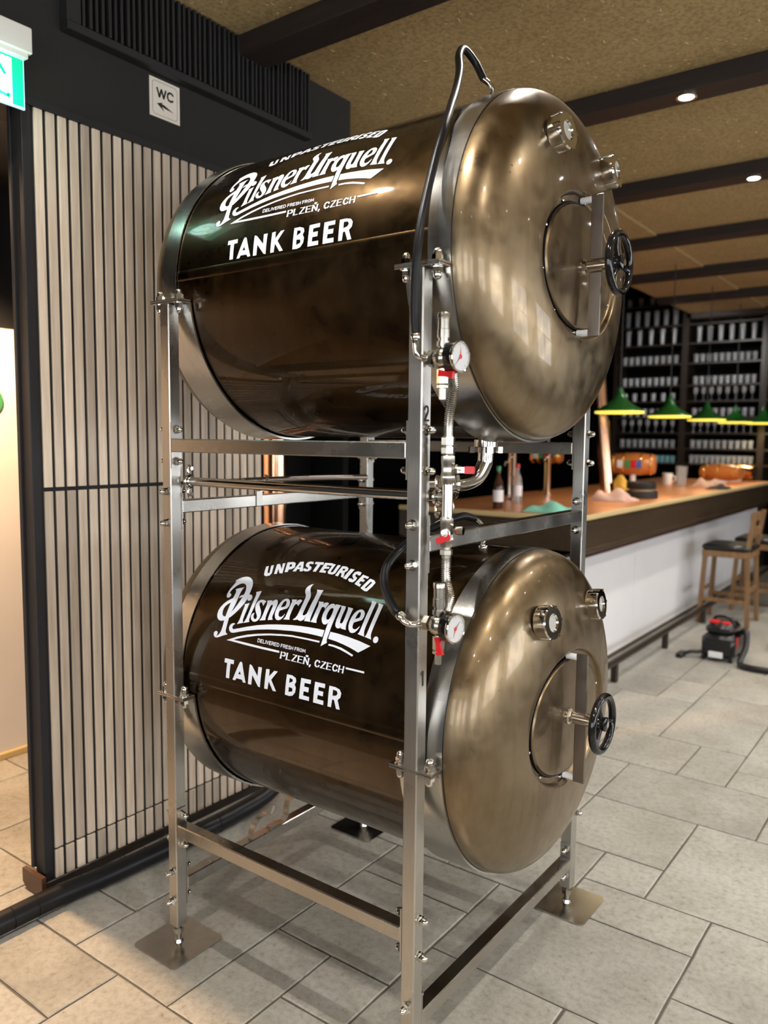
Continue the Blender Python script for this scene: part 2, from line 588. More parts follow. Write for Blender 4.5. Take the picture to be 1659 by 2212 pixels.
struct(MB().prism([(-1.150, 0.025), (-1.120, 0.002), (-1.050, 0.002), (-1.022, 0.025), (-1.022, 0.075), (-1.150, 0.075)], (0, -0.612, 0), (1, 0, 0), (0, 0, 1), -0.004, 0.012), 'trim_2', 'brown_cap', 'brown end cap of the base rail')
# ---------------- bulkhead over the partition
bh = struct(MB().box((-1.30, -1.55, 2.722), (-1.040, 1.09, 3.262)), 'wall_upper', 'black_wall', 'charcoal bulkhead over the partition', smooth=False)
struct(MB().box((-1.075, -0.64, 2.700), (-1.034, 0.62, 2.722)), 'trim_3', 'matt_black', smooth=False)
# ---------------- corridor beyond the partition
struct(MB().box((-2.45, -3.2, -0.01), (-2.315, 2.2, 2.14)), 'wall_corridor', 'white_wall', smooth=False)
struct(MB().box((-2.45, -3.2, 2.14), (-2.33, 2.2, 3.3)), 'wall_corridor_upper', 'matt_black', smooth=False)
struct(MB().box((-2.32, -3.2, 0.0), (-2.300, 2.2, 0.035), 0.004), 'baseboard_corridor', 'skirt')
struct(MB().box((-2.45, -3.2, 2.82), (-1.30, 2.2, 2.86)), 'ceiling_corridor', 'matt_black', smooth=False)
struct(MB().box((-2.32, 0.73, 0), (-1.20, 0.77, 2.82)), 'wall_corridor_end', 'matt_black', smooth=False)
# ---------------- ceiling: clay boards and timber beams
ce = struct(MB().box((-1.50, -6.2, 3.26), (6.2, 9.6, 3.33)), 'ceiling', 'clay', smooth=False)
MB().box((-1.50, 1.86, 3.246), (-0.62, 9.5, 3.262)).build('ceiling_board', 'clay', ce, smooth=False)
for k in range(-4, 7):
    y = 0.32 + 1.37 * k
    bm_ = MB()
    for x in range(0, 15):
        pass
    bm_.box((-1.49 if k > 0 else -1.04, y, 3.18), (6.15, y + 0.16, 3.262), 0.006)
    bm_.build('ceiling_beam', 'beam', ce, smooth=False)
# straw sticking out of the clay, above the tank where it can be told apart
sm = MB()
rg = random.Random(3)
for i in range(1500):
    x, y = rg.uniform(-1.0, 2.2), rg.uniform(-0.6, 3.0)
    a = rg.uniform(0, pi)
    L = rg.uniform(0.008, 0.030)
    w = rg.uniform(0.0007, 0.0016)
    dx, dy = cos(a) * L / 2, sin(a) * L / 2
    nx, ny = -sin(a) * w, cos(a) * w
    z = 3.2605
    t = rg.uniform(0.001, 0.006)
    sm.add([(x - dx - nx, y - dy - ny, z), (x + dx - nx, y + dy - ny, z - t), (x + dx + nx, y + dy + ny, z - t), (x - dx + nx, y - dy + ny, z), (x, y, z - t - 0.001)],
           [(0, 1, 4), (1, 2, 4), (2, 3, 4), (3, 0, 4)])
so = sm.build('straw_fibres', 'straw', ce, smooth=False)
so['kind'] = 'stuff'
# ---------------- dark bar area behind
struct(MB().box((-4.4, 9.45, 0), (6.2, 9.6, 4.3)), 'wall_back', 'black_void', smooth=False)
struct(MB().box((-4.5, 0.66, 0), (-4.35, 9.6, 4.3)), 'wall_bar_side', 'black_void', smooth=False)
struct(MB().box((-4.5, 1.09, 4.25), (-1.49, 9.6, 4.3)), 'ceiling_bar', 'black_void', smooth=False)
struct(MB().box((-1.52, 1.09, 3.27), (-1.48, 9.6, 4.3)), 'wall_bar_riser', 'black_void', smooth=False)
struct(MB().box((-4.5, 1.05, 0), (-2.3, 1.09, 4.3)), 'wall_bar_near', 'black_void', smooth=False)
struct(MB().box((-1.30, 1.05, 0.0), (-1.04, 1.09, 2.72)).box((-1.30, 0.62, 0), (-1.26, 1.09, 2.72)), 'wall_pier', 'black_void', smooth=False)
struct(MB().box((-1.52, 1.05, 3.26), (-1.29, 1.09, 4.3)).box((-2.45, 1.05, 2.8), (-1.29, 1.09, 4.3)), 'wall_bar_header', 'black_void', smooth=False)
# ---------------- the rest of the room behind the camera, with its windows
wf = MB()
WINS = [(-0.9, 0.5), (1.4, 2.8), (3.7, 5.1)]
xs = [-2.45] + [q for w in WINS for q in w] + [6.2]
for i in range(0, len(xs), 2):
    wf.box((xs[i], -6.2, 0), (xs[i + 1], -6.05, 3.3))
for a, b_ in WINS:
    wf.box((a, -6.2, 0), (b_, -6.05, 0.75)).box((a, -6.2, 2.55), (b_, -6.05, 3.3))
struct(wf, 'wall_front', 'grey_wall', smooth=False)
struct(MB().box((-1.115, -6.05, 0), (-1.04, -1.55, 3.26)), 'wall_left_blocker', 'black_wall', smooth=False)  # unseen black wall, added so that steel and copper reflect dark
struct(MB().box((-2.45, -6.2, 0), (-2.3, -3.2, 3.3)), 'wall_far_left', 'black_wall', smooth=False)
for i, (a, b_) in enumerate(WINS):
    wo = struct(MB().box((a, -6.19, 0.75), (b_, -6.17, 2.55)), 'window_%d' % (i + 1), 'daylight', smooth=False)
    fr = MB()
    for q in (a, (a + b_) / 2 - 0.03, b_ - 0.06):
        fr.box((q, -6.16, 0.75), (q + 0.06, -6.10, 2.55))
    for z in (0.75, 1.75, 2.49):
        fr.box((a, -6.15, z), (b_, -6.11, z + 0.06))
    fr.build('window_frame', 'white', wo, smooth=False)

wr = MB()
RWINS = [(-4.6, -2.6), (-1.4, 0.6), (1.8, 3.8), (5.0, 7.0)]
ys = [-6.2] + [q for w in RWINS for q in w] + [9.6]
for i in range(0, len(ys), 2):
    wr.box((6.05, ys[i], 0), (6.2, ys[i + 1], 3.3))
for a, b_ in RWINS:
    wr.box((6.05, a, 0), (6.2, b_, 0.75)).box((6.05, a, 2.55), (6.2, b_, 3.3))
struct(wr, 'wall_right', 'grey_wall', smooth=False)
for i, (a, b_) in enumerate(RWINS):
    wo = struct(MB().box((6.17, a, 0.75), (6.19, b_, 2.55)), 'window_%d' % (i + 4), 'daylight', smooth=False)
    fr = MB()
    for q in (a, (a + b_) / 2 - 0.03, b_ - 0.06):
        fr.box((6.10, q, 0.75), (6.16, q + 0.06, 2.55))
    for z in (0.75, 1.75, 2.49):
        fr.box((6.11, a, z), (6.15, b_, z + 0.06))
    fr.build('window_frame', 'white', wo, smooth=False)

# ================================================================== CEILING DOWNLIGHTS
spots = []
for k in (-2, -1, 0, 1, 2, 3, 4):
    for x in (0.365, 1.75, 3.1):
        spots.append((x, 0.32 + 1.37 * k + 0.08))
spots.append((-0.45, 0.32 - 1.37 + 0.08))  # extra unseen downlight, added to brighten the slats and near floor
ring_me = MB().lathe([(0.034, 0), (0.046, 0), (0.046, -0.004), (0.034, -0.004)], (0, 0, 0), (0, 0, 1), 24).mesh('ring', 'chrome')
disc_me = MB().lathe([(0.033, -0.002), (0.0001, -0.0021)], (0, 0, 0), (0, 0, 1), 24).mesh('lamp_disc', 'lamp_disc')
DLAB = {(0.365, 1): 'small round downlight in the first ceiling beam right of the tank', (0.365, 2): 'small round downlight in the second ceiling beam right of the tank'}
for x, y in spots:
    k = round((y - 0.40) / 1.37)
    lab = DLAB.get((x, k), 'small round downlight in a ceiling beam outside the picture')
    t = thing('downlight', lab, 'light', (x, y, 3.179), 'ceiling downlights')
    inst(ring_me, 'ring', t, (x, y, 3.1795))
    inst(disc_me, 'lamp_disc', t, (x, y, 3.1790))
    light('downlight_beam', 'SPOT', (x, y, 3.165), DOWN_E * (0.5 if x < 0 else 1.0), (1.0, 0.95, 0.88), (x, y, 0), 0.03, 125, 0.6)
light('corridor_lamp', 'SPOT', (-1.86, -0.585, 2.70), CORRIDOR_E, (1.0, 0.64, 0.36), (-1.5, -0.75, 0), 0.05, 140, 0.4)
# ================================================================== STEEL RACK
A_, B_, PW = 0.4545, 0.4858, 0.04
ZU, ZL = 2.085, 0.858          # tank axes
PU, PL = 2.027, 0.820          # clamp plate levels
RS = 0.4570
rack = thing('steel_rack', 'tall brushed stainless steel rack carrying the two copper tanks', 'rack', (0, 0, 0))
def nut_mesh(name, hexr, hexh, domer):
    mb = MB()
    mb.lathe([(hexr * 1.22, 0), (hexr * 1.22, 0.002)], (0, 0, 0), (0, 0, 1), 16, True, True)
    mb.lathe([(hexr, 0.002), (hexr, hexh)], (0, 0, 0), (0, 0, 1), 6, True, True)
    prof = [(domer, hexh)] + [(domer * cos(a), hexh + domer * 0.55 + domer * sin(a)) for a in [i * pi / 2 / 5 for i in range(6)]]
    prof[-1] = (0.0003, prof[-1][1])
    mb.lathe(prof, (0, 0, 0), (0, 0, 1), 12)
    return mb.mesh(name, 'chrome')
NUT = nut_mesh('cap_nut', 0.0114, 0.0125, 0.0092)
def nut(p, d, s=1.0):
    return inst(NUT, 'cap_nut', rack, p, aim(d), (s, s, s))
for sx, sy in ((1, -1), (-1, -1), (1, 1), (-1, 1)):
    cx, cy = sx * A_, sy * B_
    h = PW / 2
    MB().box((cx - h, cy - h, 0.062), (cx + h, cy + h, PU - 0.006), 0.003).build('post', 'steel', rack, smooth=False)
    s = 0.103
    pl = []
    for q, (ux, uy) in enumerate(((1, 1), (-1, 1), (-1, -1), (1, -1))):
        for j in range(5):
            a = q * pi / 2 + j * pi / 8
            pl.append((ux * (s - 0.02) + 0.02 * cos(a), uy * (s - 0.02) + 0.02 * sin(a)))
    MB().prism(pl, (cx, cy, 0), (1, 0, 0), (0, 1, 0), 0.0005, 0.0045).build('foot_plate', 'plate', rack)
    ft = MB().cyl((cx, cy, 0.004), (cx, cy, 0.064), 0.009, 14)
    ft.lathe([(0.0175, 0.036), (0.0175, 0.052)], (cx, cy, 0), (0, 0, 1), 6, True, True).lathe([(0.016, 0.004), (0.012, 0.014)], (cx, cy, 0), (0, 0, 1), 14, True, True)
    ft.build('foot_screw', 'chrome', rack, angle=30)
# cross beams: (axis, fixed coordinate, level)
h = PW / 2
def beam_x(y, z):
    MB().box((-A_ + h + 0.004, y - h, z - h), (A_ - h - 0.004, y + h, z + h), 0.003).build('cross_beam', 'steel_h', rack, smooth=False)
    for s in (-1, 1):
        fx = s * (A_ - h)
        MB().box((min(fx, fx - s * 0.004), y - 0.019, z - 0.070), (max(fx, fx - s * 0.004), y + 0.019, z + 0.070)).build('flange', 'steel', rack, smooth=False)
        for dz in (-0.048, 0.048):
            nut((fx - s * 0.004, y, z + dz), (-s, 0, 0))
            nut((s * (A_ + h), y, z + dz), (s, 0, 0))
def beam_y(x, z):
    MB().box((x - h, -B_ + h + 0.004, z - h), (x + h, B_ - h - 0.004, z + h), 0.003).build('cross_beam', 'steel_h', rack, smooth=False)
    for s in (-1, 1):
        fy = s * (B_ - h)
        MB().box((x - 0.019, min(fy, fy - s * 0.004), z - 0.070), (x + 0.019, max(fy, fy - s * 0.004), z + 0.070)).build('flange', 'steel', rack, smooth=False)
        for dz in (-0.048, 0.048):
            nut((x, fy - s * 0.004, z + dz), (0, -s, 0))
            nut((x, s * (B_ + h), z + dz), (0, s, 0))
beam_x(-B_, 1.600)
beam_x(B_, 1.600)
beam_x(-B_, 0.388)
beam_x(B_, 0.388)
beam_y(A_, 1.376)
beam_y(-A_, 1.412)
beam_y(A_, 0.158)
beam_y(-A_, 0.198)
# saddles, straps and clamp plates of both tanks
def arc_band(x0, x1, zc, a0, a1, r0, r1, n=56):
    mb = MB()
    vs, fs = [], []
    for i in range(n + 1):
        a = a0 + (a1 - a0) * i / n
        for x, r in ((x0, r0), (x1, r0), (x1, r1), (x0, r1)):
            vs.append((x, r * cos(a), zc + r * sin(a)))
    for i in range(n):
        for k in range(4):
            j = (k + 1) % 4
            fs.append((i * 4 + k, i * 4 + j, (i + 1) * 4 + j, (i + 1) * 4 + k))
    fs += [(0, 1, 2, 3), tuple(n * 4 + k for k in (3, 2, 1, 0))]
    return mb.add(vs, fs)
HP = 0.063
for zc, zp in ((ZU, PU), (ZL, PL)):
    al = math.asin((zp - zc) / RS)
    for sx in (1, -1):
        cx = sx * A_
        arc_band(cx - HP, cx + HP, zc, pi - al + 0.004, 2 * pi + al - 0.004, RS + 0.003, RS + 0.009).build('saddle', 'strap', rack)
        xa, xb = (cx, cx + HP) if sx > 0 else (cx - HP, cx)
        arc_band(xa, xb, zc, al + 0.012, pi - al - 0.012, RS + 0.001, RS + 0.0042).build('strap', 'strap', rack)
        for sy in (-1, 1):
            yo, yi = sy * (B_ + h + 0.001), sy * (RS * cos(al) + 0.004)
            for z0, z1 in ((zp - 0.0055, zp - 0.0005), (zp + 0.0005, zp + 0.0055)):
                MB().box((cx - HP, min(yo, yi), z0), (cx + HP, max(yo, yi), z1), 0.0008).build('clamp_plate', 'strap', rack, smooth=False)
            for dx in (-0.043, 0.043):
                yn = sy * (B_ - 0.002)
                nut((cx + dx, yn, zp + 0.0055), (0, 0, 1), 1.15)
                nut((cx + dx, yn, zp - 0.0055), (0, 0, -1), 1.15)
    # posts go on above the lower clamp plates (nothing to add: one post runs through)
# long rail pipe with pipe brackets
RY, RZ = -0.445, 1.490
MB().cyl((-A_ + 0.03, RY, RZ), (0.50, RY, RZ), 0.0135, 20).build('rail_pipe', 'chrome', rack)
def pipe_bracket(x):
    mb = MB()
    mb.tube([(x, RY, RZ + 0.050), (x, RY - 0.004, RZ + 0.040), (x, RY - 0.004, RZ + 0.026), (x, RY, RZ + 0.018)], 0.0045, 8, 3)
    mb.tube([(x, RY, RZ - 0.050), (x, RY - 0.004, RZ - 0.040), (x, RY - 0.004, RZ - 0.026), (x, RY, RZ - 0.018)], 0.0045, 8, 3)
    mb.torus((x, RY, RZ), (1, 0, 0), 0.018, 0.005, 20, 8)
    mb.cyl((x, RY, RZ + 0.04), (x + 0.012, RY, RZ + 0.04), 0.006, 8).cyl((x, RY, RZ - 0.04), (x + 0.012, RY, RZ - 0.04), 0.006, 8)
    mb.build('pipe_bracket', 'chrome', rack)
pipe_bracket(-A_ + 0.033)
pipe_bracket(A_ + 0.028)
# rear rail and clip seen across the gap
MB().tube([(-A_ - 0.0, -0.19, 1.480), (-A_, 0.2, 1.478), (-A_ + 0.05, 0.42, 1.474)], 0.011, 12, 6).build('rear_pipe', 'bar_steel', rack)
cl = MB()
for a, b_ in (((-0.4335, -0.150, 1.395), (-0.4305, -0.124, 1.450)), ((-0.4335, -0.150, 1.445), (-0.4140, -0.124, 1.449))):
    cl.box(a, b_)
cl.tube([(-0.43, -0.137, 1.449), (-0.42, -0.12, 1.468), (-0.43, -0.10, 1.490), (-0.45, -0.09, 1.496)], 0.004, 8, 4)
cl.build('pipe_clip', 'steel', rack)
# sprung-open pipe clip on the low rear beam
def strip(pts, w, th=0.0018):
    mb = MB()
    n = len(pts)
    vs, fs = [], []
    for i, p in enumerate(pts):
        p = Vector(p)
        t = (Vector(pts[min(i + 1, n - 1)]) - Vector(pts[max(i - 1, 0)])).normalized()
        s = Vector((1, 0, 0))
        q = t.cross(s).normalized()
        for a, b_ in ((-w / 2, -th), (w / 2, -th), (w / 2, th), (-w / 2, th)):
            vs.append(p + s * a + q * b_)
    for i in range(n - 1):
        for k in range(4):
            j = (k + 1) % 4
            fs.append((i * 4 + k, i * 4 + j, (i + 1) * 4 + j, (i + 1) * 4 + k))
    fs += [(0, 1, 2, 3), tuple((n - 1) * 4 + k for k in range(4))]
    return mb.add(vs, fs)
cy_, cz_ = -0.105, 0.262
p1 = [(-A_, cy_ + 0.062 * cos(a), 0.218 + 0.062 * sin(a)) for a in [pi * (0.97 - 0.62 * i / 12) for i in range(13)]]
sp = strip(p1, 0.024)
p2 = [(-A_, -0.035 + 0.0, 0.2185), (-A_, -0.005, 0.2190), (-A_, 0.012, 0.235), (-A_, 0.016, 0.265), (-A_, 0.024, 0.285), (-A_, 0.045, 0.288)]
sp2 = strip(p2, 0.026)
sp.v += sp2.v and []
n0 = len(sp.v)
sp.add(sp2.v, sp2.f)
sp.box((-A_ - 0.010, -0.078, 0.2185), (-A_ + 0.010, -0.030, 0.226)).cyl((-A_, -0.066, 0.270), (-A_, -0.050, 0.292), 0.006, 8)
sp.build('open_clip', 'strap', rack)
# vinyl numbers on the front corner post
def flat_poly(poly, o, u, v, name, mat, parent, th=0.0006):
    """poly filled with ear clipping, may be concave"""
    from mathutils.geometry import tessellate_polygon
    o, u, v = Vector(o), Vector(u), Vector(v)
    tri = tessellate_polygon([[Vector((a, b_, 0)) for a, b_ in poly]])
    mb = MB()
    w = u.cross(v)
    mb.add([o + u * a + v * b_ + w * th for a, b_ in poly], [tuple(t) for t in tri])
    return mb.build(name, mat, parent, smooth=False)
two = [(-.30, .22), (-.16, .22), (-.14, .36), (-.02, .42), (.10, .36), (.12, .22), (.06, .08), (-.30, -.42), (-.30, -.55), (.30, -.55), (.30, -.41), (-.08, -.41), (.20, -.04), (.28, .20), (.25, .40), (.12, .53), (-.04, .56), (-.20, .50), (-.29, .38)]
one = [(-.06, -.55), (.10, -.55), (.10, .55), (-.04, .55), (-.24, .40), (-.24, .26), (-.06, .34)]
flat_poly([(a * 0.034, b_ * 0.034) for a, b_ in two], (A_ + h + 0.0004, -B_, 1.687), (0, 1, 0), (0, 0, 1), 'number_two', 'brown_vinyl', rack)
flat_poly([(a * 0.034, b_ * 0.034) for a, b_ in one], (A_ + h + 0.0004, -B_, 1.051), (0, 1, 0), (0, 0, 1), 'number_one', 'brown_vinyl', rack)

